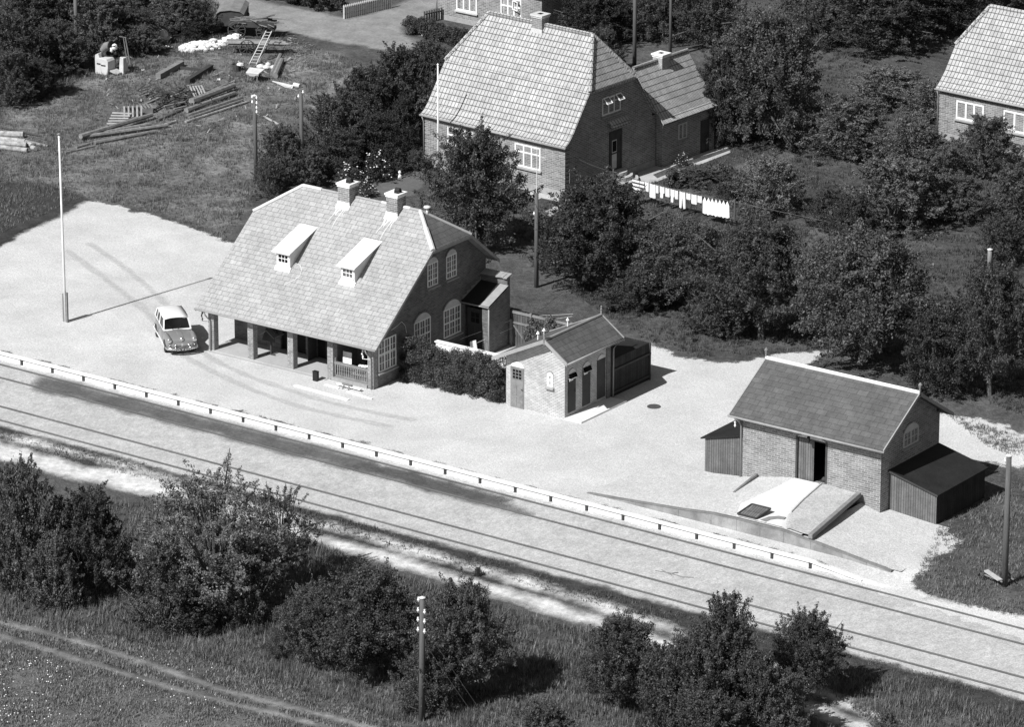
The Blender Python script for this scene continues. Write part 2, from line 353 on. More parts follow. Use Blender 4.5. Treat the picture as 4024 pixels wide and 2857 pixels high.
zone('sandy_patch', zf([(-40, 1735), (110, 1775), (330, 1845), (520, 1862), (760, 1915), (690, 1958), (450, 1922), (200, 1860), (-40, 1790)]), .016, M_DIRT, margin=.5)
ribbon('field_track', zf([(-60, 2430), (0, 2449), (223, 2501), (446, 2568), (669, 2642), (892, 2720), (1189, 2794), (1400, 2846), (1600, 2900)]), .22, .012, M_DRY)
ribbon('field_track', zf([(-60, 2480), (0, 2501), (223, 2568), (446, 2638), (669, 2705), (892, 2765), (1115, 2817), (1263, 2857), (1400, 2900)]), .18, .014, M_DRY)
zone('dark_soil', pv([(-60, 420), (60, 405), (150, 425), (195, 445), (130, 485), (60, 515), (0, 550), (-60, 575)]), .018, M_VERGE, margin=.7)
zone('lawn', pv([(800, 400), (850, 385), (920, 375), (960, 390), (930, 440), (850, 440), (790, 430)]), .010, M_LAWN)
zone('lawn', pv([(1640, 370), (1740, 335), (1800, 350), (1700, 380), (1560, 400)]), .010, M_LAWN)
zone('lawn', pv([(1810, 470), (1880, 440), (1860, 560), (1790, 560)]), .010, M_LAWN, margin=.5)
zH = lambda L: [G(2200 + x / 1.4214, 150 + y / 1.4214) for x, y in L]
def flat(name, poly, dz, th, m):
    b = MB(); b.slab([(p[0], p[1], .31 + dz) for p in poly], (0, 0, -th)); return structure(b.build(name, m))
flat('garden_path', zH([(430, 750), (560, 705), (690, 675), (940, 598), (955, 612), (700, 690), (520, 765), (545, 785), (700, 720), (952, 628), (955, 640), (740, 725), (540, 805), (465, 815)]), .03, .1, M_CONC)
zE = lambda L: [G(1600 + x / 1.68, 350 + y / 1.68) for x, y in L]
flat('house_path', zE([(800, 690), (870, 655), (1040, 705), (1000, 745), (890, 720), (850, 740)]), .03, .1, M_CONC)
flat('garden_path', zE([(835, 850), (1010, 760), (1050, 775), (880, 900), (840, 880)]), .035, .1, M_CONC)

# ------------------------------------------------------------------ building helpers
def face_map(face, pos):
    """(u along the wall, d out of the wall, z) -> local xyz"""
    if face == 'F': return lambda u, d, z: (u, pos - d, z)      # wall facing -y
    if face == 'R': return lambda u, d, z: (pos + d, u, z)      # wall facing +x
    if face == 'L': return lambda u, d, z: (pos - d, u, z)
    return lambda u, d, z: (u, pos + d, z)                      # wall facing +y
def arc(u0, u1, z0, rise, n=10):
    w_ = (u1 - u0) / 2; c = (u0 + u1) / 2; r = (w_ * w_ + rise * rise) / (2 * rise); a = math.asin(min(1, w_ / r))
    return [(c + r * sin(t), z0 + rise - r + r * cos(t)) for t in np.linspace(-a, a, n + 1)]
def window(parent, face, pos, u0, u1, z0, z1, cols=2, rows=2, arch=0, sill=True, fr=.06, mun=.025, glass=None, mf=None, transom=None, curtain=False, out=.0, msill=None, mullions=1):
    mp = face_map(face, pos + 0.0); mf = mf or M_WHITE
    b = MB(mp); d0, d1 = -.03 + out, .03 + out
    b.box(u0, u1, d0, d1, z0, z0 + fr); b.box(u0, u1, d0, d1, z1 - fr, z1)
    b.box(u0, u0 + fr, d0, d1, z0 + fr, z1 - fr); b.box(u1 - fr, u1, d0, d1, z0 + fr, z1 - fr)
    iu0, iu1, iz0, iz1 = u0 + fr, u1 - fr, z0 + fr, z1 - fr
    cw = (iu1 - iu0) / mullions
    for k in range(1, mullions): b.box(iu0 + k * cw - fr * .6, iu0 + k * cw + fr * .6, d0, d1 - .002, iz0, iz1)
    if transom:
        zt = z0 + (z1 - z0) * transom; b.box(iu0, iu1, d0, d1 - .004, zt - fr * .55, zt + fr * .55)
    for k in range(mullions):
        a0 = iu0 + k * cw
        for c in range(1, cols): b.box(a0 + c * cw / cols - mun / 2, a0 + c * cw / cols + mun / 2, d0, d1 - .012, iz0, iz1)
    for r in range(1, rows):
        zz = iz0 + (iz1 - iz0) * r / rows; b.box(iu0, iu1, d0, d1 - .015, zz - mun / 2, zz + mun / 2)
    o = b.build('window', mf, parent)
    p = MB(mp); p.box(iu0, iu1, d0 + .006, d0 + .022, iz0, iz1); p.build('pane', glass or M_GLASS, o)
    if curtain:
        c = MB(mp); ww = (iu1 - iu0) * .13
        c.box(iu0, iu0 + ww, d0 + .022, d0 + .028, iz0, iz1 - .02); c.box(iu1 - ww, iu1, d0 + .022, d0 + .028, iz0, iz1 - .02); c.build('curtain', M_CURT, o)
    if arch:
        L = arc(u0, u1, z1, arch); b = MB(); n = len(L)
        f = [mp(u, .025 + out, z) for u, z in L]; g = [mp(u, -.03 + out, z) for u, z in L]
        b.add(f + g, [tuple(range(n)), tuple(range(2 * n - 1, n - 1, -1))] + [(i, n + i, n + (i + 1) % n, (i + 1) % n) for i in range(n)])
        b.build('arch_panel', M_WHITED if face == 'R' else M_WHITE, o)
        t = MB()
        for (ua, za), (ub, zb) in zip(L[:-1], L[1:]):
            m_ = ((u0 + u1) / 2, z1 - .3); s_ = lambda u, z: (m_[0] + (u - m_[0]) * 1.14, m_[1] + (z - m_[1]) * 1.14)
            q = [(ua, za), (ub, zb), s_(ub, zb), s_(ua, za)]
            t.slab([mp(u, .035 + out, z) for u, z in q], [a - c for a, c in zip(mp(0, -.08, 0), mp(0, 0, 0))])
        t.build('brick_arch', M_BRICKD if parent.name.startswith('brick_station') else M_BRICK, o)
    if sill:
        s = MB(mp); s.slab([(u0 - .08, .0, z0), (u1 + .08, .0, z0), (u1 + .08, .13 + out, z0 - .05), (u0 - .08, .13 + out, z0 - .05)], (0, 0, -.07)); s.build('sill', msill or M_TRIM, o)
    return o
def door(parent, face, pos, u0, u1, z0, z1, m, panels=True, glass=None, name='door', frame=None, handle=True):
    mp = face_map(face, pos); b = MB(mp); b.box(u0, u1, -.02, .03, z0, z1)
    if panels:
        w_ = (u1 - u0); 
        for (a, c) in ((.08, .46), (.54, .92)):
            for (e, f) in ((.05, .27), (.32, .56)):
                b.box(u0 + w_ * a, u0 + w_ * c, .03, .045, z0 + (z1 - z0) * e, z0 + (z1 - z0) * f)
    o = b.build(name, m, parent)
    if glass:
        g = MB(mp); a0, a1, h0, h1, nc, nr = glass; g.box(a0, a1, .03, .04, h0, h1); gp = g.build('pane', M_GLASS, o)
        k = MB(mp)
        for i in range(nc + 1): x = a0 + (a1 - a0) * i / nc; k.box(x - .015, x + .015, .04, .055, h0 - .015, h1 + .015)
        for i in range(nr + 1): z = h0 + (h1 - h0) * i / nr; k.box(a0, a1, .04, .053, z - .015, z + .015)
        k.build('glazing_bars', frame or m, o)
    if handle:
        h = MB(mp); h.box(u1 - .14, u1 - .04, .05, .08, z0 + 1.0, z0 + 1.04); h.build('handle', M_IRON, o)
    return o
def roof_slab(polys, th=.1):
    b = MB()
    for p in polys: b.slab(p, (0, 0, -th))
    return b
def chimney(parent, x0, x1, y0, y1, z0, z1, m, cap=M_WHITED, hole=True, over=.07, cowl=False, apron=None):
    b = MB(); b.box(x0, x1, y0, y1, z0, z1); o = b.build('chimney', m, parent)
    b = MB(); b.box(x0 - .03, x1 + .03, y0 - .03, y1 + .03, z1 - .10, z1 + .002)
    b.box(x0 - over, x1 + over, y0 - over, y1 + over, z1 + .003, z1 + .10); b.build('chimney_cap', cap, o)
    if hole:
        b = MB(); cx, cy = (x0 + x1) / 2, (y0 + y1) / 2; b.box(cx - .13, cx + .13, cy - .13, cy + .13, z1 + .09, z1 + .115); b.build('flue', M_DARK, o)
    if cowl:
        b = MB(); cx, cy = (x0 + x1) / 2 + .02, (y0 + y1) / 2
        L = [(-.17, 0), (-.14, .16), (-.05, .27), (.06, .25), (.14, .14), (.17, 0)]
        for (a, h), (c, g) in zip(L[:-1], L[1:]): b.slab([(cx - .02, cy + a, z1 + .1 + h), (cx - .02, cy + c, z1 + .1 + g), (cx + .24, cy + c, z1 + .1 + g), (cx + .24, cy + a, z1 + .1 + h)], (0, 0, -.012))
        b.build('chimney_cowl', M_BLACK, o)
    return o
def tubes(name, m, parent, pts, r, n=8): b = MB(); b.tube(pts, r, n); return b.build(name, m, parent, smooth=True)
def insulator(b, x, y, z, s=1.):
    b.lathe((x, y, z), [(.001, .13 * s), (.035 * s, .125 * s), (.04 * s, .09 * s), (.028 * s, .07 * s), (.05 * s, .04 * s), (.055 * s, 0), (.02 * s, -.02 * s), (.02 * s, -.06 * s)], 8)

# ------------------------------------------------------------------ railway station
ST = thing('brick_station', 'brick railway station with a pale slate half-hipped roof, two white dormers and an open loggia', 'railway station', (-18.598, 2.518, 0), R(.801))
W_, EZ, SL = 11.387, 2.642, .797
RY, RZ, HZ, YF, YB, BY = 6.493, 7.818, 6.51, 4.855, 8.131, 10.59
rz = lambda y: EZ + SL * y if y <= RY else RZ - SL * (y - RY)
BZ = rz(BY); X1, X2 = 1.984, 9.403
b = MB(); th = .13
b.slab([(0, 0, EZ), (W_, 0, EZ), (W_, YF, HZ), (X2, RY, RZ), (X1, RY, RZ), (0, YF, HZ)], (0, 0, -th))
b.slab([(W_, BY, BZ), (0, BY, BZ), (0, YB, HZ), (X1, RY, RZ), (X2, RY, RZ), (W_, YB, HZ)], (0, 0, -th))
rf = b.build('roof', M_SLATE, ST); rf_station = rf
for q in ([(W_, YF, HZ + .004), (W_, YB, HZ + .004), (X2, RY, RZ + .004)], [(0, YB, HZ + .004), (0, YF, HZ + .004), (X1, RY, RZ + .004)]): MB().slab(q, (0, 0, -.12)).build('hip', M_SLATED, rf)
b = MB()
def ridge(b, p, q, wd=.2, h=.035):
    b.tube([(p[0], p[1], p[2] + h * .2), (q[0], q[1], q[2] + h * .2)], wd / 2, 8)
for P_, Q_, w_ in (((X1, RY, RZ), (3.2, RY, RZ), .2), ((X1, RY, RZ), (0, YF, HZ), .2), ((X2, RY, RZ), (W_ - 1.1, YF + .9, HZ + .72), .2), ((W_, YF, HZ), (W_ - 1.1, YF + .9, HZ + .72), .26), ((7.0, RY, RZ), (7.6, RY, RZ), .18), ((8.36, RY, RZ), (8.8, RY, RZ), .2)):
    b = MB(); ridge(b, P_, Q_, w_); b.build('ridge_cap', M_WHITED, rf)
for P_, Q_, w_ in (((3.2, RY, RZ), (4.55, RY, RZ), .14), ((5.33, RY, RZ), (7.0, RY, RZ), .14), ((8.8, RY, RZ), (X2, RY, RZ), .16), ((X2, RY, RZ), (W_, YB, HZ), .16)):
    b = MB(); ridge(b, P_, Q_, w_); b.build('ridge_tile', M_TRIM, rf)
# verge boards and eaves
for x in (-.012, W_ - .028):
    b = MB(); b.slab([(x, 0, EZ - .02), (x, YF, HZ - .02), (x, YB, HZ - .02), (x, BY, BZ - .02), (x, BY, BZ - .18), (x, YB, HZ - .18), (x, YF, HZ - .18), (x, 0, EZ - .18)], (.04, 0, 0)); b.build('verge_board', M_TRIM, ST)
b = MB(); b.tube([(-.02, -.06, EZ - .06), (W_ + .02, -.06, EZ - .06)], .055, 8); b.build('gutter', M_TRIM, ST, smooth=True)
b = MB(); b.box(.42, 10.94, .42, .78, EZ - .05, EZ + .16); b.build('eaves_beam', M_WOODD, ST)
# walls
GX, GM = 10.92, 10.80
def gable(x0, x1, y0, y1, z0=.2):
    ys_ = sorted({y0, y1, *[k for k in (YF, YB) if y0 < k < y1]}); top = [(y, min(rz(y), HZ) - th - .01) for y in ys_]
    pts = [(x1, y0, z0), (x1, y1, z0)] + [(x1, y, z) for y, z in reversed(top)]
    return pts, (x0 - x1, 0, 0)
b = MB()
p, d = gable(GM - .3, GM, 2.55, 10.2); b.slab(p, d)
p, d = gable(GX - .34, GX, .785, 2.548); b.slab(p, d)
p, d = gable(.47, .77, 2.55, 10.2); b.slab(p, d)
b.box(.77, GM - .3, 9.9, 10.198, .2, BZ + .1)
b.box(.77, 3.44, 2.55, 2.82, .2, 4.5); b.box(5.06, 5.72, 2.55, 2.82, .2, 4.5); b.box(6.75, 8.3, 2.55, 2.82, .2, 4.5); b.box(3.44, 5.06, 2.55, 2.82, 2.75, 4.5); b.box(5.72, 6.75, 2.55, 2.82, 2.75, 4.5); b.box(8.3, GM - .3, 2.55, 2.82, .2, 4.5)
b.box(8.06, 8.3, .785, 2.548, .2, 2.9)
b.build('wall', M_BRICKD, ST)
b = MB(); b.box(.45, 8.05, .40, 2.545, .2, .385); b.box(8.31, 10.57, .8, 2.545, .2, .40); b.box(.40, 8.1, .15, .395, .2, .345); b.build('loggia_floor', M_FLOOR, ST)
b = MB(); b.box(8.35, 10.55, .35, .56, .2, .50); b.build('balustrade_plinth', M_PLASTER, ST)
for x in (.48, 3.0, 5.54, 8.05, 10.56):
    b = MB(); b.box(x, x + .36, .42, .78, .25, EZ - .055); b.build('pillar', M_BRICK, ST)
for u0, u1 in ((3.44, 5.06), (5.72, 6.75)):
    b = MB(); b.box(u0, u1, 2.70, 2.76, .385, 2.75); dd = b.build('door', M_DARK, ST)
    k = MB(); k.box((u0 + u1) / 2 - .02, (u0 + u1) / 2 + .02, 2.685, 2.70, .385, 2.75); k.box(u0, u1, 2.68, 2.70, 2.25, 2.32); k.build('door_frame', M_WOODD, dd)
b = MB(); b.box(5.70, 5.74, 1.85, 2.55, .40, 2.5); b.build('door_leaf', M_WOODD, ST)
b = MB(); b.box(8.9, 10.3, 2.47, 2.55, .5, 2.2); b.build('window', M_GLASS, ST)
# balustrade
bal = MB(); bal.box(8.42, 10.55, .50, .60, 1.17, 1.30); bal.box(8.42, 10.55, .51, .59, .52, .62)
for x in (8.44, 10.48): bal.box(x, x + .06, .51, .59, .4, 1.5 if x < 9 else 1.3)
ba = bal.build('balustrade', M_WOOD, ST)
for k in range(17):
    x = 8.60 + k * .113; q = MB(); prof = [(.03, .62), (.036, .72), (.02, .86), (.036, .93), (.02, 1.02), (.036, 1.10), (.03, 1.17)]
    for (r1, h1), (r2, h2) in zip(prof[:-1], prof[1:]): q.add([(x - r1, .53, h1), (x + r1, .53, h1), (x + r1, .57, h1), (x - r1, .57, h1), (x - r2, .53, h2), (x + r2, .53, h2), (x + r2, .57, h2), (x - r2, .57, h2)], [(0, 1, 5, 4), (1, 2, 6, 5), (2, 3, 7, 6), (3, 0, 4, 7)])
    q.build('baluster', M_WOOD, ba)
# dormers
for x0 in (3.22, 7.30):
    x1 = x0 + .86; fy, bz_ = 2.62, EZ + SL * 2.62 - .02
    b = MB(); b.slab([(x1, fy, bz_), (x1, fy, 5.52), (x1, 4.55, 6.28)], (-.06, 0, 0)); b.slab([(x0, fy, bz_), (x0, fy, 5.52), (x0, 4.55, 6.28)], (.06, 0, 0)); b.box(x0 + .06, x1 - .06, fy, fy + .05, bz_ - .02, 4.98); b.box(x0 + .06, x1 - .06, fy, fy + .05, 5.48, 5.56)
    dm = b.build('dormer', M_ZINC, ST)
    b = MB(); b.slab([(x0 - .14, fy - .22, 5.61), (x1 + .14, fy - .22, 5.61), (x1 + .14, 4.76, 6.44), (x0 - .14, 4.76, 6.44)], (0, 0, -.06)); b.build('dormer_roof', M_WHITE, dm)
    b = MB(); b.slab([(x0 - .06, fy - .16, EZ + SL * (fy - .16) + .02), (x1 + .06, fy - .16, EZ + SL * (fy - .16) + .02), (x1 + .06, fy, bz_ + .12), (x0 - .06, fy, bz_ + .12)], (0, 0, -.05)); b.build('sill', M_WHITE, dm)
    wn = window(dm, 'F', fy, x0 + .06, x1 - .06, 4.96, 5.50, cols=3, rows=2, sill=False, fr=.075, mun=.03, glass=M_GLASSC if x0 > 5 else M_GLASS)
for x0, x1 in ((4.58, 5.31), (7.64, 8.33)):
    ch = chimney(ST, x0, x1, 6.0, 6.72, 7.2, 8.47, M_BRICK, cap=M_WHITE, hole=False, cowl=True)
    b = MB(); b.slab([(x0 - .04, 5.80, rz(5.80) + .012), (x1 + .04, 5.80, rz(5.80) + .012), (x1 + .04, 6.0, rz(6.0) + .03), (x0 - .04, 6.0, rz(6.0) + .03)], (0, 0, -.02)); b.box(x0 - .02, x1 + .02, 5.97, 5.998, rz(6) - .1, rz(6) + .18); b.build('flashing', M_WHITE, ch)
# gable windows
window(ST, 'R', GM + .005, 5.14, 6.02, 4.35, 5.58, cols=2, rows=4, mullions=2, arch=.28, transom=.28, glass=M_GLASSC)
window(ST, 'R', GM + .005, 6.75, 7.63, 4.35, 5.58, cols=2, rows=4, mullions=2, arch=.28, transom=.28, glass=M_GLASSC)
window(ST, 'R', GM + .005, 3.98, 5.38, 1.22, 2.80, cols=2, rows=4, mullions=3, arch=.36, transom=.5, glass=M_GLASS)
window(ST, 'R', GM + .005, 6.50, 7.97, 1.27, 2.77, cols=2, rows=4, mullions=3, arch=.40, transom=.5, glass=M_GLASSC)
lw = window(ST, 'R', GX + .005, .83, 2.30, 1.10, 2.74, cols=2, rows=4, mullions=3, transom=.55, glass=M_GLASS)
# the loggia window stands partly behind the sloping verge: close the wall above it
# porch
b = MB(); b.box(GM, 12.46, 9.75, 9.98, .2, 3.95); b.box(12.26, 12.48, 8.12, 9.748, .2, 2.72)
b.slab([(12.48, 8.12, 2.722), (12.48, 9.748, 2.722), (12.48, 9.748, 3.42), (12.48, 8.12, 2.82)], (-.22, 0, 0)); b.box(12.05, 12.258, 8.12, 8.34, .2, 2.72); b.build('porch_wall', M_BRICKD, ST)
b = MB(); b.slab([(GM, 8.02, 2.90), (12.52, 8.02, 2.90), (12.52, 9.749, 3.56), (GM, 9.749, 3.56)], (0, 0, -.07)); pr = b.build('porch_roof', M_FELT, ST)
b = MB(); b.slab([(12.02, 8.0, 2.905), (12.535, 8.0, 2.905), (12.535, 9.74, 3.575), (12.02, 9.74, 3.575)], (0, 0, -.01)); b.build('verge_strip', M_TRIM, pr)
b = MB(); b.tube([(GM, 7.98, 2.84), (12.56, 7.98, 2.84)], .04, 8); b.tube([(12.50, 8.06, 2.84), (12.50, 8.06, .3)], .04, 8); b.build('gutter', M_TRIM, ST, smooth=True)
b = MB()
for k in range(7): x = GM + .05 + k * .235; b.slab([(x, 9.62, 3.97 + .02 * (k % 2)), (x + .25, 9.62, 3.99 + .02 * (k % 2)), (x + .25, 10.1, 4.12), (x, 10.1, 4.10)], (0, 0, -.05))
b.build('coping_tile', M_TRIM, ST)
b = MB()
for k in range(5): y = 8.15 + k * .38; b.box(GM, GM + .02, y, y + .38, 2.93 + k * .145, 3.15 + k * .145)
b.build('flashing', M_TRIM, ST)
door(ST, 'F', 8.30, 11.02, 12.0, .38, 2.55, M_WOODD, glass=(11.25, 11.80, 1.78, 2.36, 2, 2))
b = MB(); b.box(GM, 12.2, 7.6, 8.3, .2, .38); b.build('doorstep', M_CONC, ST)
# drainpipe, cables and insulators at the loggia corners
for x, s in ((.55, 1), (10.72, 1)):
    tubes('drainpipe', M_TRIM, ST, [(x, -.02, EZ - .1), (x, .1, EZ - .35), (x + .1, .36, 1.95), (x + .1, .37, .35)], .04)
    b = MB()
    for k in range(3): insulator(b, x - .35 - .05 * (k % 2), .3, 1.95 + k * .16, .9)
    b.tube([(x - .38, .3, 1.86), (x - .38, .3, 2.45)], .012, 6); b.tube([(x - .38, .3, 1.88), (x, .41, 1.88)], .012, 6)
    b.build('insulator_bracket', M_PORC if x > 5 else M_IRON, ST)
b = MB(); b.tube([(6.0, 1.35, 2.75), (6.35, 1.35, 2.62)], .015, 6); b.lathe((6.40, 1.35, 2.38), [(.001, .2), (.05, .2), (.07, .13), (.19, .03), (.20, 0), (.001, .01)], 14); b.build('enamel_lamp', M_PORC, ST, smooth=True)
# small fittings on the roof
b = MB(); b.tube([(W_ - 1.7, 6.7, 7.5), (W_ - 1.7, 6.7, 8.0)], .07, 10); b.lathe((W_ - 1.7, 6.7, 7.98), [(.001, .12), (.18, .07), (.2, 0), (.001, .01)], 12); b.build('vent_pipe', M_ZINC, ST, smooth=True)

# ------------------------------------------------------------------ things in and before the loggia
SM = ST.matrix_basis.copy() if False else (Matrix.Translation((-18.598, 2.518, 0)) @ Matrix.Rotation(R(.801), 4, 'Z'))
def sl(x, y, z=0): return SM @ Vector((x, y, z))
t = thing('information_stand', 'dark wooden stand with a small pitched roof standing inside the loggia', 'information stand', sl(3.62, 1.55, .385), R(.8))
b = MB(); b.box(-.04, .04, -.04, .04, 0, .9); b.box(-.25, .25, -.03, .03, 0, .05); b.build('post', M_WOODD, t)
b = MB(); b.slab([(-.40, -.25, .80), (.40, -.25, .80), (.33, 0, 1.35), (-.33, 0, 1.35)], (0, .03, 0)); b.slab([(-.40, .25, .80), (.40, .25, .80), (.33, .04, 1.35), (-.33, .04, 1.35)], (0, .03, 0)); b.build('display_board', M_WOODD, t)
b = MB(); b.slab([(-.02, -.42, 1.44), (.50, -.42, 1.10), (.50, .42, 1.10), (-.02, .42, 1.44)], (0, 0, -.03)); b.slab([(.02, -.42, 1.44), (-.46, -.42, 1.10), (-.46, .42, 1.10), (.02, .42, 1.44)], (0, 0, -.03)); b.build('roof', M_WOOD, t)
o = MB(); o.slab([(8.62, .95, 1.15), (9.16, .95, 1.15), (9.10, 1.05, 1.72), (8.56, 1.05, 1.72)], (0, .02, 0)); o = o.build('notice_board', M_WHITE); o.matrix_world = SM
tag(o, 'blank white board leaning behind the balustrade in the loggia', 'board')
o = MB()
for k, (x, z, r) in enumerate(((9.98, 1.36, .09), (10.15, 1.37, .10), (10.32, 1.38, .11), (10.46, 1.42, .09))): o.lathe((x, .58, z), [(.01, -r * .6), (r, -r * .3), (r * 1.1, 0), (r * .8, r * .5), (.01, r * .7)], 8)
o = o.build('white_cloth', M_CLOTH, smooth=True); o.matrix_world = SM; tag(o, 'crumpled white cloth lying on the right end of the balustrade rail', 'cloth')
o = MB(); o.box(-.14, .14, -.09, .09, 0, .52); o.box(-.15, .15, -.10, .10, .48, .53); o = o.build('waste_bin', M_BLACK, bevel=.01); o.location = sl(7.75, -.15, .31); tag(o, 'small black waste bin standing before the fourth pillar of the loggia', 'bin')
for (x0, y0, x1, y1, wd, h, lab) in ((7.35, -1.35, 10.85, -1.55, .20, .06, 'longest white plank lying on the gravel before the loggia'), (8.5, -.35, 9.4, -.42, .14, .05, 'short white plank lying beside the trestle under the balustrade'), (9.1, -.15, 10.6, -.2, .16, .28, 'white plank resting on the low trestle before the balustrade'), (10.0, -.55, 11.7, -.75, .10, .06, 'narrow white plank by the corner pillar of the loggia')):
    o = MB(); o.beam(sl(x0, y0, .32 + h / 2), sl(x1, y1, .32 + h / 2), wd, .05); o = o.build('plank', M_WHITE); tag(o, lab, 'plank', 'white planks before the loggia')
t = thing('trestle', 'low grey trestle under a white plank before the balustrade', 'trestle', sl(9.75, -.2, .31))
for sx in (-.18, .18):
    b = MB(); b.beam((sx, -.18, 0), (sx * .8, 0, .25), .05, .05); b.beam((sx, .18, 0), (sx * .8, 0, .25), .05, .05); b.build('leg', M_WOOD, t)
b = MB(); b.box(-.3, .3, -.05, .05, .2, .27); b.build('top', M_WOOD, t)

# ------------------------------------------------------------------ white garden wall, hedge, gate fence
o = MB(); o.box(12.9, 17.15, 2.95, 3.12, .25, 2.52); o.box(12.86, 17.15, 2.90, 3.17, 2.52, 2.58); o = o.build('garden_wall', M_WHITE); o.matrix_world = SM
tag(o, 'white board wall mostly covered by the hedge between station and outhouse', 'wall')
t = thing('board_fence', 'dark plank fence with a braced gate beside the station porch', 'fence', sl(12.5, 9.9, 0), R(.8))
b = MB(); b.box(.12, 3.9, 0, .04, .3, 2.25); b.build('boards', M_BOARDP, t)
for x in (.12, 1.35, 2.6, 3.85): b = MB(); b.box(x - .06, x + .06, -.10, 0, .2, 2.3 if x > 1 else 1.75); b.build('post', M_WOOD, t)
b = MB(); b.box(.18, 3.8, -.05, -.002, 2.1, 2.22); b.box(.18, 3.8, -.05, -.002, 1.55, 1.66); b.beam((.25, -.03, 1.5), (1.2, -.03, .5), .10, .04); b.build('rail', M_WOOD, t)
tl = thing('clothes_line', 'thin double washing line from the porch towards the outhouse roof', 'washing line', sl(12.5, 9.5, 0))
b = MB(); b.tube([(-.9, -2.6, 1.3), (.3, 1., 1.75), (3.8, .6, 2.7)], .008, 4); b.tube([(-.6, -2.9, .9), (.3, .9, 1.35), (3.8, .5, 2.6)], .008, 4); b.build('line', M_ZINC, tl)
o = MB(); o.slab([(11.95, 7.2, 1.15), (12.2, 7.35, 1.25), (12.25, 7.4, .75), (12.1, 7.3, .62), (11.95, 7.2, .8)], (0, .03, 0)); o = o.build('hanging_cloth', M_CLOTH); o.matrix_world = SM; tag(o, 'white cloth hanging on the line by the porch door', 'cloth')

# ------------------------------------------------------------------ outhouse
OH = thing('outhouse', 'small pale brick outhouse with a lopsided dark slate roof and three side doors', 'outhouse', (-1.06, 5.171, 0), R(-.204))
TW, TD = 3.534, 3.832
e0, e1, rx, rzz = (-.47, 2.872), (4.0, 3.448), 2.662, 4.382
b = MB(); b.slab([(e0[0], -.47, e0[1]), (rx, -.47, rzz), (rx, 4.29, rzz), (e0[0], 4.29, e0[1])], (0, 0, -.09)); b.slab([(rx, -.47, rzz), (e1[0], -.47, e1[1]), (e1[0], 4.29, e1[1]), (rx, 4.29, rzz)], (0, 0, -.09)); rf = b.build('roof', M_SLATED, OH)
b = MB(); ridge(b, (rx, -.47, rzz), (rx, 4.29, rzz), .14); b.build('ridge_cap', M_TRIM, rf)
for y in (-.53, 4.30):
    b = MB(); b.slab([(e0[0] - .03, y, e0[1] + .03), (rx, y, rzz + .04), (e1[0] + .03, y, e1[1] + .03), (e1[0] + .03, y, e1[1] - .17), (rx, y, rzz - .16), (e0[0] - .03, y, e0[1] - .17)], (0, .05, 0)); b.build('barge_board', M_TRIM, OH)
for y in (-.50, 4.30): b = MB(); b.box(rx - .04, rx + .04, y - .03, y + .03, rzz - .25, rzz + .22); b.lathe((rx, y, rzz + .22), [(.03, 0), (.06, .06), (.03, .14), (.05, .2), (.001, .27)], 8); b.build('finial', M_WOOD, OH)
zr = lambda x: (e0[1] + (rzz - e0[1]) * (x - e0[0]) / (rx - e0[0]) if x < rx else rzz + (e1[1] - rzz) * (x - rx) / (e1[0] - rx)) - .1
b = MB()
for y, d in ((0, .25), (TD - .25, .25)): b.slab([(0, y, .2), (TW, y, .2), (TW, y, zr(TW)), (rx, y, zr(rx)), (0, y, zr(0))], (0, d, 0))
b.box(0, .25, .25, TD - .25, .2, zr(.02)); b.box(TW - .25, TW, .25, TD - .25, .2, zr(TW) - .02); b.build('wall', M_BRICKL, OH)
door(OH, 'F', -.005, .29, 1.09, .31, 2.42, M_WOOD, glass=(.42, .98, 1.83, 2.34, 3, 3), frame=M_WOOD)
def archp(parent, face, pos, u0, u1, z, rise, m, name='arch_panel'):
    mp = face_map(face, pos); L = arc(u0, u1, z, rise); b = MB(); b.slab([mp(u, .035, z_) for u, z_ in L], [a - c for a, c in zip(mp(0, -.05, 0), mp(0, 0, 0))]); return b.build(name, m, parent)
archp(OH, 'F', 0, .27, 1.11, 2.45, .27, M_WHITE)
sw = window(OH, 'F', -.005, 2.50, 2.83, 1.84, 2.50, cols=1, rows=2, sill=True, fr=.10, mun=.06, arch=.1)
for k, (a, c) in enumerate(((.26, .88), (1.48, 2.12), (2.72, 3.40))):
    dd = door(OH, 'R', TW + .004, a, c, .58, 2.36 if k < 2 else 2.60, M_WOODD, panels=False)
    archp(OH, 'R', TW + .002, a, c, 2.58 if k < 2 else 2.62, .22, M_WHITED)
    if k < 2:
        mp = face_map('R', TW); b = MB(mp); b.slab([(a, .05, 2.56), (c, .05, 2.56), (c, .16, 2.34), (a, .16, 2.34)], (.012, 0, 0)); ww = b.build('transom_window', M_GLASS, OH)
        b = MB(mp); b.box(a, c, .15, .175, 2.32, 2.35); b.box(a - .01, a + .015, .05, .17, 2.34, 2.36); b.box(c - .015, c + .01, .05, .17, 2.34, 2.58); b.build('frame', M_WHITED, ww)
        b = MB(mp); b.box(a + .06, a + .36, .05, .065, 2.20, 2.32); s_ = b.build('door_sign', M_WHITE, dd)
b = MB(); b.box(TW - .02, TW + .06, 3.50, 3.80, .3, zr(TW)); b.build('pilaster', M_BRICKD, OH)
tubes('drainpipe', M_TRIM, OH, [(e1[0] + .03, 4.0, e1[1] - .05), (TW + .12, 3.95, 2.9), (TW + .12, 3.95, .35)], .04)
b = MB(); b.tube([(e1[0] + .05, -.5, e1[1] - .05), (e1[0] + .05, 4.3, e1[1] - .05)], .05, 8); b.build('gutter', M_TRIM, OH, smooth=True)
b = MB(); b.box(TW, 4.55, -.02, 3.85, .2, .40); b.build('doorstep', M_CONCW, OH)
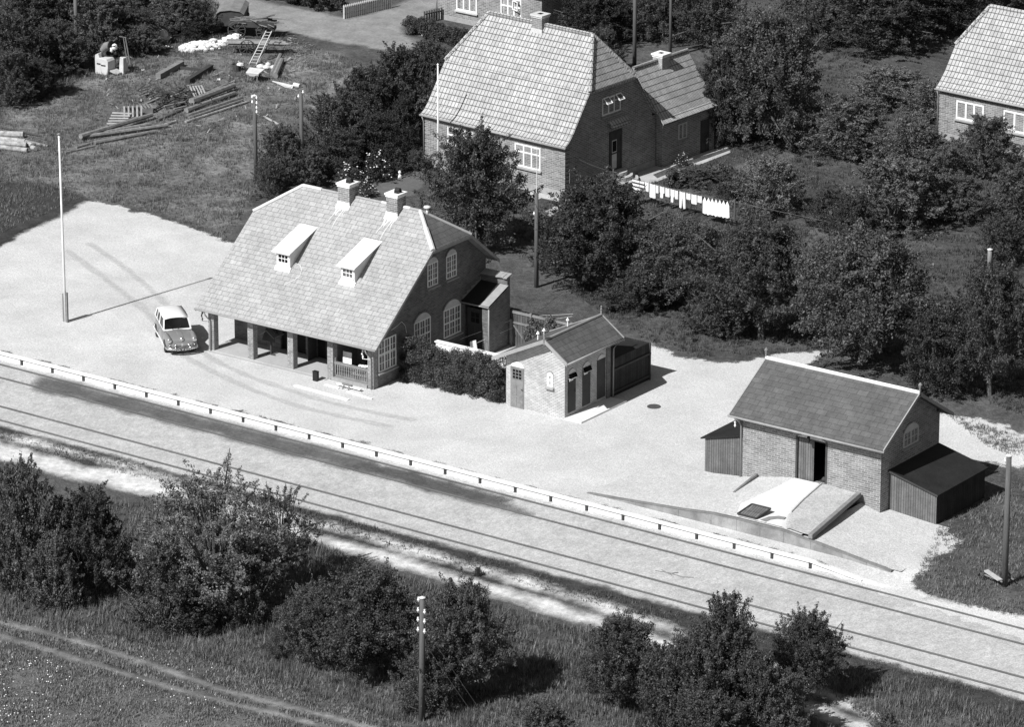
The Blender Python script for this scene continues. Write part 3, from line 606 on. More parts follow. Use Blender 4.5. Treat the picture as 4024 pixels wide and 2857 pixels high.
for x, y in ((1.05, 1.2), (.95, 1.85), (.95, 3.85)):
    z0 = zr(x) + .1; b = MB(); b.tube([(x, y, z0 - .05), (x, y, z0 + .32)], .035, 8); b.lathe((x, y, z0 + .3), [(.09, 0), (.09, .02), (.001, .17)], 10); b.build('vent_pipe', M_WHITE, OH)
# coal pen
CP = thing('coal_pen', 'low black tarred board pen with felt roof behind the outhouse', 'shed', (-1.06, 5.171, 0), R(-.204))
b = MB(); b.box(3.50, 3.54, 3.86, 7.25, .12, 2.28); b.box(.6, 3.498, 7.21, 7.25, .12, 2.28); b.box(.6, .64, 3.86, 7.208, .12, 2.28); b.build('boards', M_BOARD, CP)
b = MB(); b.slab([(.58, 3.86, 2.02), (3.49, 3.86, 2.02), (3.49, 7.2, 2.20), (.58, 7.2, 2.20)], (0, 0, -.05)); b.build('roof', M_FELT, CP)
b = MB(); b.box(3.54, 3.60, 3.86, 7.33, 1.66, 1.76); b.box(3.54, 3.60, 3.86, 7.33, .50, .60); b.build('rail', M_WOODD, CP)
for y in (3.9, 7.2): b = MB(); b.box(3.54, 3.62, y, y + .08, .1, 2.28 if y > 5 else 2.9); b.build('post', M_WOODD, CP)
o = MB(); o.lathe((4.96, 9.24, .31), [(.34, 0), (.34, .035), (.30, .04), (.001, .04)], 20); o = o.build('manhole_cover', M_IRON); tag(o, 'round dark manhole cover in the bright gravel beside the outhouse', 'manhole cover')

# ------------------------------------------------------------------ freight house
FH = thing('freight_house', 'brick freight house with dark slate roof, white ridge and a half-open plank door', 'freight house', (13.926, 2.328, 0), R(.23))
FM = Matrix.Translation((13.926, 2.328, 0)) @ Matrix.Rotation(R(.23), 4, 'Z')
fl = lambda x, y, z=0: FM @ Vector((x, y, z))
FW, FD, FE, FR, OX, OY = 8.448, 6.207, 3.869, 5.779, .43, .511
RYF = FD / 2; fz = lambda y: FE + (FR - FE) * (1 - abs(y - RYF) / RYF)
b = MB(); b.slab([(0, 0, FE), (FW, 0, FE), (FW, RYF, FR), (0, RYF, FR)], (0, 0, -.1)); b.slab([(0, RYF, FR), (FW, RYF, FR), (FW, FD, FE), (0, FD, FE)], (0, 0, -.1)); rf = b.build('roof', M_SLATED, FH)
b = MB(); ridge(b, (0, RYF, FR), (FW, RYF, FR), .19); b.build('ridge_cap', M_WHITE, rf)
for x in (-.03, FW - .03):
    b = MB(); b.slab([(x, -.02, FE + .03), (x, RYF, FR + .03), (x, FD + .02, FE + .03), (x, FD + .02, FE - .14), (x, RYF, FR - .14), (x, -.02, FE - .14)], (.06, 0, 0)); b.build('barge_board', M_TRIM, FH)
for x in (0, FW): b = MB(); b.box(x - .03, x + .03, RYF - .05, RYF + .05, FR - .2, FR + .2); b.lathe((x, RYF, FR + .2), [(.04, 0), (.07, .08), (.10, .2), (.05, .28), (.001, .32)], 8); b.build('finial', M_WOOD, FH)
b = MB(); b.tube([(-.05, -.05, FE - .08), (FW + .05, -.05, FE - .08)], .055, 8); b.build('gutter', M_TRIM, FH, smooth=True)
XL, XR, YW0, YW1 = OX, FW - OX, OY, FD - OY; D0, D1 = 3.47, 5.03
b = MB(); b.box(XL, D0, YW0, YW0 + .3, .1, fz(YW0) - .1); b.box(D1, XR, YW0, YW0 + .3, .1, fz(YW0) - .1); b.box(D0, D1, YW0, YW0 + .3, .1, 1.24); b.box(D0, D1, YW0, YW0 + .3, 3.33, fz(YW0) - .1)
for x, d in ((XR, -.3), (XL, .3)): b.slab([(x, YW0 + .3, .1), (x, YW1 - .3, .1), (x, YW1 - .3, fz(YW1 - .3) - .1), (x, RYF, FR - .1), (x, YW0 + .3, fz(YW0 + .3) - .1)], (d, 0, 0))
b.box(XL, XR, YW1 - .3, YW1, .1, fz(YW1) - .1); b.build('wall', M_BRICK, FH)
b = MB(); b.box(XL + .3, XR - .3, YW0 + .3, YW1 - .3, 1.1, 1.22); b.build('floor', M_WOODD, FH)
b = MB(); b.box(D0 + .02, 4.34, YW0 + .05, YW0 + .10, 1.25, 3.30); dd = b.build('plank_door', M_BOARDG, FH)
b = MB(); b.box(D0 - .08, D0 + .02, YW0 - .04, YW0 + .12, 1.24, 3.36); b.box(D1 - .02, D1 + .08, YW0 - .02, YW0 + .12, 1.24, 3.36); b.box(D0 - .02, D1 + .02, YW0 - .03, YW0 + .10, 3.31, 3.38); b.build('door_frame', M_WOODD, FH)
archp(FH, 'F', YW0, D0 - .02, D1 + .02, 3.38, .20, M_WHITED)
b = MB(); b.tube([(4.24, .2, 3.66), (4.24, .5, 3.56)], .02, 6); b.lathe((4.24, .22, 3.30), [(.001, .3), (.07, .28), (.09, .12), (.06, 0), (.001, 0)], 10); b.build('lantern', M_BLACK, FH)
b = MB(); b.lathe((4.66, 1.0, 1.23), [(.12, 0), (.13, .1), (.06, .2), (.001, .22)], 10); o = b.build('dark_bundle', M_WOODD); o.matrix_world = FM; tag(o, 'dark bundle on the threshold of the freight house door', 'bundle')
window(FH, 'R', XR + .005, 2.44, 3.75, 3.15, 3.90, cols=2, rows=2, mullions=2, arch=.30, mf=M_WHITED)
tubes('drainpipe', M_TRIM, FH, [(.35, -.02, FE - .12), (.38, .2, 3.55), (.38, OY - .06, 3.25), (.38, OY - .06, .5)], .05)
b = MB()
for k in range(3): insulator(b, .18, .22, 3.25 + k * .17, 1.)
b.tube([(.18, .22, 3.2), (.18, .22, 3.8)], .012, 6); b.build('insulator_bracket', M_PORC, FH)
# sheds leaning on it
SH = thing('timber_shed', 'black felt roofed shed of grey boards leaning on the freight house gable with the window', 'shed', FM.translation, R(.23), 'lean-to sheds on the freight house')
x0, x1, y0, y1 = XR + .01, XR + 2.583, 1.235, 5.603
b = MB(); b.slab([(x0, y0, .28), (x1, y0, .28), (x1, y0, 1.77), (x0, y0, 2.36)], (0, .05, 0)); b.build('front_boards', M_BOARDG, SH)
b = MB(); b.box(x1 - .05, x1, y0 + .05, y1 - .05, .28, 1.77); b.build('side_boards', M_BOARD, SH)
b = MB(); b.slab([(x0, y1 - .05, .28), (x1, y1 - .05, .28), (x1, y1 - .05, 1.77), (x0, y1 - .05, 2.36)], (0, .05, 0)); b.build('back_boards', M_BOARD, SH)
b = MB(); b.box(x0, x1 + .02, y0 - .02, y1 + .02, .05, .28); b.build('plinth', M_CONC, SH)
b = MB(); b.slab([(x0, y0 - .1, 2.463), (x1 + .12, y0 - .1, 1.82), (x1 + .12, y1 + .1, 1.82), (x0, y1 + .1, 2.463)], (0, 0, -.07)); b.build('roof', M_FELT, SH)
b = MB(); b.slab([(x0, y0 - .125, 2.47), (x1 + .12, y0 - .125, 1.827), (x1 + .12, y0 - .1, 1.827), (x0, y0 - .1, 2.47)], (0, 0, -.08)); b.build('fascia', M_WOODD, SH)
SH2 = thing('timber_shed', 'grey boarded lean-to at the drainpipe end of the freight house', 'shed', FM.translation, R(.23), 'lean-to sheds on the freight house')
x0, x1, y0, y1 = -1.93, XL - .01, .9, 4.2
b = MB(); b.slab([(x0, y0, .25), (x1, y0, .25), (x1, y0, 2.55), (x0, y0, 1.95)], (0, .05, 0)); b.build('front_boards', M_BOARDG, SH2)
b = MB(); b.box(x0, x0 + .05, y0 + .05, y1, .25, 1.95); b.slab([(x0, y1, .25), (x1, y1, .25), (x1, y1, 2.55), (x0, y1, 1.95)], (0, -.05, 0)); b.build('side_boards', M_BOARDG, SH2)
b = MB(); b.slab([(x0 - .2, y0 - .1, 2.0), (x1, y0 - .1, 2.66), (x1, y1 + .1, 2.66), (x0 - .2, y1 + .1, 2.0)], (0, 0, -.07)); b.build('roof', M_FELT, SH2)
# loading dock: retaining wall with a sloping gravel surface behind it
DK = thing('loading_dock', 'low concrete loading dock wall with sloping gravel top before the freight house', 'loading dock', FM.translation, R(.23))
fy = -4.80
wp = [(-4.77, .31), (-2.0, .50), (.4, .68), (2.2, .86), (3.6, .90), (4.88, .90), (6.16, .90), (7.62, .74), (9.3, .56), (10.6, .40), (11.9, .28)]
b = MB()
for (xa, za), (xb, zb) in zip(wp[:-1], wp[1:]): b.slab([(xa, fy, .0), (xb - .012, fy, .0), (xb - .012, fy, zb), (xa, fy, za)], (0, .22, 0))
b.build('dock_wall', mat('stained dock concrete', .25, .9, ((.5, .3, (1., 1., .4)), (3., .2), (25., .15))), DK)
b = MB()
for (xa, za), (xb, zb) in zip(wp[:-1], wp[1:]): b.slab([(xa, fy - .03, za + .004), (xb, fy - .03, zb + .004), (xb, fy + .14, zb + .004), (xa, fy + .14, za + .004)], (0, 0, .03))
b.build('coping', M_WOOD, DK)
M_GRAV2 = mat('dock gravel', .50, .95, ((.5, .06), (2.5, .07), (9., .2), (22., .24)), bmp=(14., .7, .03)); M_GRAV3 = mat('trodden dock gravel', .41, .95, ((.5, .1), (2.5, .1), (9., .22), (22., .26)), bmp=(14., .7, .03))
top = np.array(wp); wz = lambda x: float(np.interp(x, top[:, 0], top[:, 1]))
hx = [-4.77, -2, .43, 3.0, 5.0, 7.0]; hz = [.27, .38, .66, 1.2, 1.23, 1.15]
def dockz(x, y):
    t_ = (y - fy) / (OY - fy); t_ = min(max(t_, 0), 1); a = wz(x); c = float(np.interp(x, hx, hz)); return a + (c - a) * t_ + .02
b = MB(); nx, ny = 46, 14
gx = np.linspace(-4.77, 6.98, nx); gy = np.linspace(fy + .2, OY + .02, ny)
vs = [(x, y, dockz(x, y)) for y in gy for x in gx]; b.add(vs, [(j * nx + i, j * nx + i + 1, (j + 1) * nx + i + 1, (j + 1) * nx + i) for j in range(ny - 1) for i in range(nx - 1)]); b.build('gravel_top', M_GRAV2, DK, smooth=True)
b = MB(); gx = np.linspace(6.99, 12.3, nx)
hr = lambda x: float(np.interp(x, [6.99, 8.05, 10.8, 12.3], [.82, .50, .30, .27]))
vs = [(x, y, min(wz(x), .72) * (1 - t_) + hr(x) * t_ + .02 if x < 11.7 else .29) for t_, y in ((t, fy + .2 + (OY + .8 - fy - .2) * t) for t in np.linspace(0, 1, ny)) for x in gx]; b.add(vs, [(j * nx + i, j * nx + i + 1, (j + 1) * nx + i + 1, (j + 1) * nx + i) for j in range(ny - 1) for i in range(nx - 1)]); b.build('gravel_ramp', M_GRAV2, DK, smooth=True)
def strip(name, ys_, xl, xr, dz, m, n=10):
    b = MB(); rows = 26; yy = np.linspace(ys_[0], ys_[-1], rows); vs = []
    for y in yy:
        a = float(np.interp(-y, [-k for k in ys_], xl)); c = float(np.interp(-y, [-k for k in ys_], xr))
        for i_ in range(n): x = a + (c - a) * i_ / (n - 1); vs.append((x, y, dockz(min(x, 6.98), y) + dz - (.06 if i_ in (0, n - 1) else 0)))
    b.add(vs, [(r * n + i_, r * n + i_ + 1, (r + 1) * n + i_ + 1, (r + 1) * n + i_) for r in range(rows - 1) for i_ in range(n - 1)]); return b.build(name, m, DK, smooth=True)
strip('concrete_ramp', [.48, -1.0, -2.2, -3.2, -4.56], [3.25, 3.1, 2.9, 2.72, 3.4], [4.78, 4.98, 5.16, 5.40, 6.12], .05, M_CONCW, 14)
strip('raised_gravel', [.50, -1.5, -2.95, -4.56], [4.85, 5.10, 5.38, 6.15], [6.98, 7.12, 7.27, 7.45], .085, M_GRAV3)
b = MB(); b.slab([(4.80, .50, dockz(4.8, .5) + .09), (5.06, -1.5, dockz(5.06, -1.5) + .09), (5.34, -2.95, dockz(5.34, -2.95) + .09), (5.40, -2.95, dockz(5.34, -2.95) + .09), (5.12, -1.5, dockz(5.06, -1.5) + .09), (4.86, .50, dockz(4.8, .5) + .09)], (0, 0, -.12)); b.build('ramp_edge', M_CONC, DK)
def flog(name, a, c, r, m, lab, cat, mtx=FM, group=None, taper=.85, n=8, bend=0):
    a, c = Vector(a), Vector(c); md = (a + c) / 2 + Vector((0, 0, bend)); o = MB(); o.tube([a, (a * 2 + md) / 3 + Vector((0, 0, 0)), md, (c * 2 + md) / 3, c], [r, r * (1 - (1 - taper) * .25), r * (1 + taper) / 2, r * (taper * .75 + .25), r * taper], n); o = o.build(name, m, smooth=False)
    if mtx: o.matrix_world = mtx
    return tag(o, lab, cat, group)
b = MB(); b.beam((7.55, -4.75, .93), (6.98, .35, 1.30), .22, .24); o = b.build('timber_beam', M_WOOD, bevel=.03); o.matrix_world = FM; tag(o, 'thick timber beam edging the raised gravel beside the freight house', 'timber beam')
flog('timber_pole', (1.27, .45, .98), (1.55, -1.9, .86), .08, M_WOOD, 'thin timber pole lying on the gravel left of the freight house door', 'timber')
o = thing('hatch_board', 'grey plank hatch with dark frame propped on the dock edge', 'hatch', fl(4.05, -4.05, .98), R(.23))
b = MB(); b.slab([(-.60, -.45, .06), (.42, -.45, .06), (.62, .45, .30), (-.40, .45, .30)], (0, .0, -.05)); b.build('panel', M_BOARDG, o)
b = MB()
for p_, q_ in (((-.60, -.45, .07), (.42, -.45, .07)), ((.42, -.45, .07), (.62, .45, .31)), ((.62, .45, .31), (-.40, .45, .31)), ((-.40, .45, .31), (-.60, -.45, .07))): b.beam(p_, q_, .07, .07)
b.beam((-.5, -.3, -.04), (-.5, .4, .2), .05, .05); b.build('frame', M_WOODD, o)
b = MB(); L = [(4.65, -4.45), (4.80, -3.95), (5.15, -3.65), (5.5, -3.6), (5.55, -3.85), (5.25, -3.95), (5.05, -4.2), (5.0, -4.5)]
b.slab([(x, y, dockz(x, y) + .075) for x, y in L], (0, 0, -.03)); o = b.build('wet_sand', mat('damp sand', .22, .95)); o.matrix_world = FM; tag(o, 'curved patch of darker sand at the foot of the white concrete ramp', 'sand')

# ------------------------------------------------------------------ tiled house with annexe
def tiled_house(name, label, loc, rot, W, RYh, prof, hip, hz, yf, z0=.2, ov=.19, wins=True, D=None):
    """half-hipped roof with bell-cast eaves; prof: (y, z) from the eave to the ridge of the front slope"""
    H = thing(name, label, 'house', loc, rot); RZh = prof[-1][1]; D = D or 2 * RYh
    b = MB(); up = [q for q in prof if q[0] < yf - .05] + [(yf, hz)]
    for s in (0, 1):
        f = (lambda y: y) if s == 0 else (lambda y: D - y)
        for (ya, za), (yb, zb) in zip(up[:-1], up[1:]): b.slab([(0, f(ya), za), (W, f(ya), za), (W, f(yb), zb), (0, f(yb), zb)][::1 if s == 0 else -1], (0, 0, -.12))
        b.slab([(0, f(yf), hz), (W, f(yf), hz), (W - hip, f(RYh), RZh), (hip, f(RYh), RZh)][::1 if s == 0 else -1], (0, 0, -.12))
    for x, k in ((W, 1), (0, -1)): b.slab([(x, yf, hz), (x, D - yf, hz), (x - k * hip, RYh, RZh)][::k], (0, 0, -.12))
    rf = b.build('roof', M_TILE, H)
    b = MB(); ridge(b, (hip, RYh, RZh), (W - hip, RYh, RZh), .24)
    for x, k in ((W, 1), (0, -1)): ridge(b, (x, yf, hz), (x - k * hip, RYh, RZh), .24); ridge(b, (x, D - yf, hz), (x - k * hip, RYh, RZh), .24)
    b.build('ridge_tile', M_TILE, rf)
    b = MB(); b.tube([(-.03, -.05, prof[0][1] - .08), (W + .03, -.05, prof[0][1] - .08)], .06, 8); b.build('gutter', M_TRIM, H, smooth=True)
    def zt(y):
        y = y if y <= RYh else D - y; return min(float(np.interp(y, [q[0] for q in prof], [q[1] for q in prof])), hz) - .14
    b = MB(); yy = [ov + .3] + [q[0] for q in prof if ov + .3 < q[0] < yf] + [yf]; yy = yy + [D - y for y in reversed(yy)]
    for x, d in ((W - ov, -.3), (ov, .3)): b.slab([(x, yy[0], z0), (x, yy[-1], z0)] + [(x, y, zt(y)) for y in reversed(yy)], (d, 0, 0))
    b.box(ov, W - ov, ov, ov + .298, z0, prof[0][1] - .03); b.box(ov, W - ov, D - ov - .298, D - ov, z0, prof[0][1] - .03); b.build('wall', M_BRICK, H)
    b = MB(); b.box(ov - .025, W - ov + .025, ov - .025, D - ov + .025, z0 - .1, .74); b.build('plinth', M_PLASTER, H)
    for x, sx in ((ov, -1), (W - ov, 1)):
        b = MB(); zz = .76; k = 0
        while zz < prof[0][1] - .3:
            L_ = .62 if k % 2 else .40; a, c = (x, x - sx * L_) ; b.box(min(a, c) - (.022 if sx < 0 else 0), max(a, c) + (.022 if sx > 0 else 0), ov - .022, ov + .40, zz, zz + .17); b.box(min(a, c), max(a, c), ov - .004, ov + .36, zz + .17, zz + .24); zz += .24; k += 1
        b.build('quoin', M_BRICK, H)
    tubes('drainpipe', M_TRIM, H, [(.1, -.03, prof[0][1] - .12), (.12, ov - .06, prof[0][1] - .5), (.12, ov - .06, .4)], .045)
    return H
HM = Matrix.Translation((-28.844, 35.085, 0)) @ Matrix.Rotation(R(-3.527), 4, 'Z')
hprof = [(-.02, 3.42), (.28, 3.60), (.6, 3.93), (1.0, 4.48), (2.17, 6.116), (4.281, 8.734)]
HS = tiled_house('tiled_house', 'brick house with light half-hipped tile roof and a side door with round steps', HM.translation, R(-3.527), 10.602, 4.281, hprof, 1.518, 6.116, 2.17)
window(HS, 'F', .19, 1.85, 3.72, 1.63, 2.95, cols=1, rows=1, mullions=3, transom=.66, fr=.08, curtain=True, glass=M_GLASSC)
window(HS, 'F', .19, 6.80, 8.67, 1.63, 2.95, cols=1, rows=1, mullions=3, transom=.66, fr=.08, curtain=True, glass=M_GLASS)
gw = window(HS, 'R', 10.412, 3.48, 5.14, 4.40, 5.42, cols=1, rows=1, mullions=3, transom=.70, fr=.08, mf=M_WHITE, msill=M_BRICK)
for a in (3.55, 4.65):
    b = MB(face_map('R', 10.412)); c = a + .44
    for p_, q_ in (((a, .06, 5.44), (c, .06, 5.44)), ((a, .36, 5.14), (c, .36, 5.14)), ((a, .06, 5.44), (a, .36, 5.14)), ((c, .06, 5.44), (c, .36, 5.14))): b.beam(p_, q_, .06, .05)
    sh = b.build('open_sash', M_WHITE, gw); b = MB(face_map('R', 10.412)); b.slab([(a, .06, 5.44), (c, .06, 5.44), (c, .36, 5.14), (a, .36, 5.14)], (-.006, 0, 0)); b.build('pane', M_TRIM, sh)  # sash panes in flat pale grey, a painted stand-in for the reflected sky
dr = door(HS, 'R', 10.415, 4.30, 5.12, 1.0, 2.98, M_WOODD, panels=False)
b = MB(face_map('R', 10.415)); b.box(4.36, 4.78, .03, .045, 1.1, 1.95); b.box(4.36, 4.78, .03, .045, 2.04, 2.78); q_ = b.build('panel', M_WHITED, dr)
b = MB(face_map('R', 10.415)); b.box(4.40, 4.74, .045, .055, 2.10, 2.72); b.build('pane', M_GLASS, dr)
b = MB(face_map('R', 10.415)); b.slab([(4.05, 0, 3.95), (5.75, 0, 3.95), (5.75, .34, 3.62), (4.05, .34, 3.62)], (0, 0, -.08)); b.build('door_hood', M_TILE, HS)
b = MB(face_map('R', 10.415)); b.box(4.15, 4.30, .0, .05, 1.0, 3.3); b.box(5.12, 5.27, .0, .05, 1.0, 3.3); b.box(4.30, 5.12, .0, .05, 2.98, 3.3); b.build('door_surround', M_WOODD, HS)
st = MB()
for k, (r_, z1) in enumerate(((1.45, .50), (1.08, .72), (.74, .95))):
    L = [(10.44 + r_ * sin(t) * .85, 4.75 - r_ * cos(t) * .95) for t in np.linspace(0, pi, 15)]; st.slab([(x, y, z1) for x, y in L], (0, 0, -.7))
st.build('door_steps', M_CONC, HS)
chimney(HS, 4.95, 5.66, 3.95, 4.60, 8.0, 9.22, M_BRICK, cap=M_WHITED, over=.08)
b = MB(); b.box(4.90, 5.71, 3.90, 3.945, 8.2, 8.5); b.build('flashing', M_WHITED, HS)
b = MB(); L = [(6.4, 4.3, 8.8), (6.6, 4.3, 9.15), (7.0, 4.3, 9.2), (7.3, 4.3, 8.86), (7.6, 4.3, 8.95), (7.9, 4.3, 9.05)]; b.tube(L, .012, 4); b.build('loose_wire', M_IRON, HS)
b = MB(face_map('R', 10.415))
for p_, q_ in (((.5, .06, .3), (.55, .06, 2.0)), ((1.1, .06, .4), (1.1, .06, 2.1)), ((.45, .06, 1.9), (1.2, .06, 1.95)), ((.5, .06, 1.2), (1.1, .06, 1.15))): b.beam(p_, q_, .03, .03)
b.build('trellis', M_WOOD, HS)
# annexe
AX = thing('annexe', 'low brick wing with a steep tile roof and one chimney behind the tiled house', 'house wing', HM.translation, R(-3.527))
ax0, axr, ax1, ay0, ay1, aze, azr = 6.5, 8.80, 11.06, 8.36, 13.4, 2.95, 5.86
b = MB(); ap = [(ax1, aze), (10.75, 3.22), (10.4, 3.68), (axr, azr)]
for (xa, za), (xb, zb) in zip(ap[:-1], ap[1:]): b.slab([(xa, ay0, za), (xa, ay1, za), (xb, ay1, zb), (xb, ay0, zb)], (0, 0, -.1))
b.slab([(ax0, ay0, aze), (axr, ay0, azr), (axr, ay1, azr), (ax0, ay1, aze)], (0, 0, -.1)); rf = b.build('roof', M_TILE, AX)
b = MB(); ridge(b, (axr, ay0, azr), (axr, ay1, azr), .22); b.build('ridge_tile', M_BRICK, rf)
b = MB(); b.slab([(ax1, ay0 - .03, aze + .03), (10.4, ay0 - .03, 3.71), (axr, ay0 - .03, azr + .03), (axr, ay0, azr + .03), (10.4, ay0, 3.71), (ax1, ay0, aze + .03)], (0, 0, -.12)); b.build('verge_board', M_TRIM, rf)
b = MB(); b.box(6.7, 10.9, 8.45, 8.75, .2, 2.85); b.box(10.6, 10.9, 8.752, 13.0, .2, 2.85); b.box(6.7, 7.0, 8.752, 13.0, .2, 2.85); b.slab([(6.7, 13.0, .2), (10.9, 13.0, .2), (10.9, 13.0, 2.9), (axr, 13.0, azr - .14), (6.7, 13.0, 2.9)], (0, .3, 0)); b.slab([(6.75, 8.44, 2.86), (10.85, 8.44, 2.86), (axr, 8.44, azr - .14)], (0, .25, 0)); b.build('wall', M_BRICK, AX)
window(AX, 'R', 10.905, 9.90, 10.70, 1.62, 2.56, cols=1, rows=1, mullions=2, fr=.07, mf=M_WHITED, msill=M_BRICK)
door(AX, 'R', 10.905, 12.0, 12.8, .35, 2.3, M_WOODD)
chimney(AX, 8.50, 9.18, 10.55, 11.25, 5.2, 6.12, M_BRICKL, cap=M_WHITE, over=.08)

# house at the top edge and house at the right edge
H2 = thing('gable_house', 'brick house at the top edge of the photo behind the dark clipped hedge', 'house', (-47.3, 61.4, 0), R(-2))
b = MB(); b.box(0, 8.3, 0, .3, .2, 3.5); b.box(0, .3, .302, 8, .2, 3.5); b.box(8.0, 8.3, .302, 8, .2, 3.5); b.box(.3, 8.0, 7.7, 8, .2, 3.5)
for x in (.02, 7.98): b.slab([(x, 0.3, 3.5), (x, 7.7, 3.5), (x, 4, 7.2)], (.3, 0, 0))
b.build('wall', M_BRICK, H2); b = MB(); b.box(-.02, 8.32, -.02, 8.02, .1, .62); b.build('plinth', M_PLASTER, H2)
b = MB(); b.slab([(-.3, -.4, 3.3), (8.6, -.4, 3.3), (8.6, 4, 7.5), (-.3, 4, 7.5)], (0, 0, -.12)); b.slab([(8.6, 8.4, 3.3), (-.3, 8.4, 3.3), (-.3, 4, 7.5), (8.6, 4, 7.5)], (0, 0, -.12)); b.build('roof', M_TILE, H2)
w1 = window(H2, 'F', -.002, 1.5, 3.15, 1.15, 2.5, cols=1, rows=1, mullions=3, fr=.09, glass=M_GLASS, msill=M_CONC, curtain=True)
w2 = window(H2, 'F', -.002, 5.05, 6.70, 1.25, 2.6, cols=1, rows=1, mullions=3, fr=.09, glass=M_GLASS, msill=M_CONC, curtain=True, transom=.6)
b = MB()
for p_, q_ in (((6.1, -.12, 2.5), (6.6, -.30, 2.5)), ((6.1, -.12, 1.95), (6.6, -.30, 1.95)), ((6.1, -.12, 1.95), (6.1, -.12, 2.5)), ((6.6, -.30, 1.95), (6.6, -.30, 2.5))): b.beam(p_, q_, .06, .05)
b.build('open_sash', M_WHITE, w2)
tubes('drainpipe', M_TRIM, H2, [(-.06, -.08, 3.2), (-.06, -.08, .3)], .05)
h3p = [(0, 3.40), (.3, 3.62), (.9, 4.2), (1.95, 5.58), (3.7, 7.72)]
H3 = tiled_house('tiled_house', 'brick house with half-hipped tile roof cut off by the right edge of the photo', (-7.95, 57.0, 0), R(-2.5), 10.5, 3.7, h3p, 1.2, 5.58, 1.95)
window(H3, 'F', .19, 1.35, 3.25, 1.75, 2.85, cols=1, rows=1, mullions=3, fr=.10, glass=M_GLASSC, curtain=True)
window(H3, 'F', .19, 4.6, 6.1, 1.65, 2.85, cols=1, rows=1, mullions=2, fr=.10, glass=M_GLASS, curtain=True)

# ------------------------------------------------------------------ railway
def track_(yc, label):
    t = thing('railway_track', label, 'railway track', (0, yc, 0))
    for s in (-.75, .75):
        b = MB(); prof = [(-.036, .055), (.036, .055), (.036, .02), (.012, .01), (.012, -.06), (.06, -.075), (-.06, -.075), (-.012, -.06), (-.012, .01), (-.036, .02)]
        y_ = s; b.slab([(-95, y_ + p, q) for p, q in prof], (156, 0, 0)); b.build('rail', M_STEEL, t)
track_(-5.044, 'railway track nearest the white platform edge'); track_(-9.755, 'railway track nearest the grass embankment')
PE = thing('platform_edge', 'long white board platform edging with a plank top and dark posts', 'platform edge', (0, 0, 0))
px = lambda i: -24.965 + 2.055 * i
b = MB(); b.box(-95, px(23), YE - .02, YE + .02, -.12, .27); b.build('face_board', M_WHITE, PE)
b = MB(); b.box(-95, px(23), YE - .13, YE + .16, .285, .345); b.slab([(px(23) + .002, YE - .12, .345), (px(23) + 2.75, YE - .12, .07), (px(23) + 2.75, YE + .15, .07), (px(23) + .002, YE + .15, .345)], (0, 0, -.06)); b.build('top_plank', M_WHITE, PE)
b = MB(); b.slab([(px(23), YE - .01, -.1), (px(23), YE - .01, .27), (px(23) + 2.3, YE - .01, .03), (px(23) + 2.3, YE - .01, -.1)], (0, .03, 0)); b.build('end_board', M_WHITE, PE)
p0 = MB().box(-.06, .06, YE - .10, YE - .022, -.15, .283).build('post', M_WOODD, PE); p0.location.x = px(-2)
for i in range(-1, 24): c_ = p0.copy(); C.objects.link(c_); c_.parent = PE; c_.location.x = px(i)

# ------------------------------------------------------------------ poles
def pole(name, label, cat, base, vtop, r0, r1, m, group=None, ins=(), cap=False, lean=0., z=.3, h=None):
    p = GV(*base, z); top = hgt(vtop * V, p.x, p.y) if h is None else z + h; t = thing(name, label, cat, p, 0, group); L = top - z
    b = MB(); b.tube([(0, 0, -.4), (lean * L * .5, 0, L * .5), (lean * L, 0, L)], [r0, (r0 + r1) / 2, r1], 10); b.build('pole', m, t, smooth=True)
    if cap: b = MB(); b.lathe((lean * L, 0, L - .01), [(r1 * 1.25, 0), (r1 * 1.25, .03), (.001, .09)], 10); b.build('cap', M_ZINC, t)
    for dx, dz in ins:
        b = MB(); x0 = lean * (L - dz); s = -1 if dx < 0 else 1; b.tube([(x0 + s * r1 * .8, 0, L - dz - .08), (x0 + dx, -.02, L - dz - .08), (x0 + dx, -.02, L - dz - .02)], .014, 6); k = b.build('bracket', M_IRON, t); b = MB(); insulator(b, x0 + dx, -.02, L - dz, 1.1); b.build('insulator', M_PORC, k)
    return t, p, L
UP = 'wooden utility poles'
I6 = [(s, dz) for dz in (.06, .32) for s in (-.17, .17)]
pole('utility_pole', 'dark utility pole with several white insulators by the bushes left of the station roof', 'pole', (572, 404), 213, .13, .10, M_POLE, UP, [(-.16, .12), (.16, .12), (-.16, .42), (.16, .42), (.15, .70), (.15, .95)], True)
pole('utility_pole', 'bare utility pole right behind the station roof peak, with two insulators', 'pole', (675, 414), 203, .14, .10, M_POLE, UP, [(.17, .05), (-.16, .35)], False)
pole('utility_pole', 'tall utility pole in the dark scrub of the top left corner', 'pole', (172, 130), -20, .14, .11, M_POLE, UP)
pm_, pmp, pmL = pole('utility_pole', 'utility pole with a thin aerial rod in front of the house with the round steps', 'pole', (1198, 642), 430, .13, .10, M_POLE, UP, [(-.14, 1.2)])
b = MB(); b.tube([(0, 0, pmL - .2), (.03, 0, pmL + 2.4)], .025, 6); b.tube([(-.5, 0, pmL + 2.05), (.55, 0, pmL + 2.0)], .012, 5); b.tube([(-.25, 0, pmL + 2.3), (.2, 0, pmL + 2.45)], .012, 5); b.build('aerial', M_ZINC, pm_)
pb_, pbp, pbL = pole('utility_pole', 'leaning telegraph pole with a stack of white insulators among the front bushes', 'pole', (942, 1610), 1335, .14, .11, M_POLE, UP, [(-.18, .14)] + [(s, dz) for dz in (.62, 1.05, 1.50) for s in (-.2, .14, -.03)], True, lean=.012, z=-.15)
pole('utility_pole', 'weathered utility pole by the grass at the right edge, a cart at its foot', 'pole', (2243, 1312), 1018, .16, .12, M_POLE, UP, [(-.18, .28)], True, z=.25)
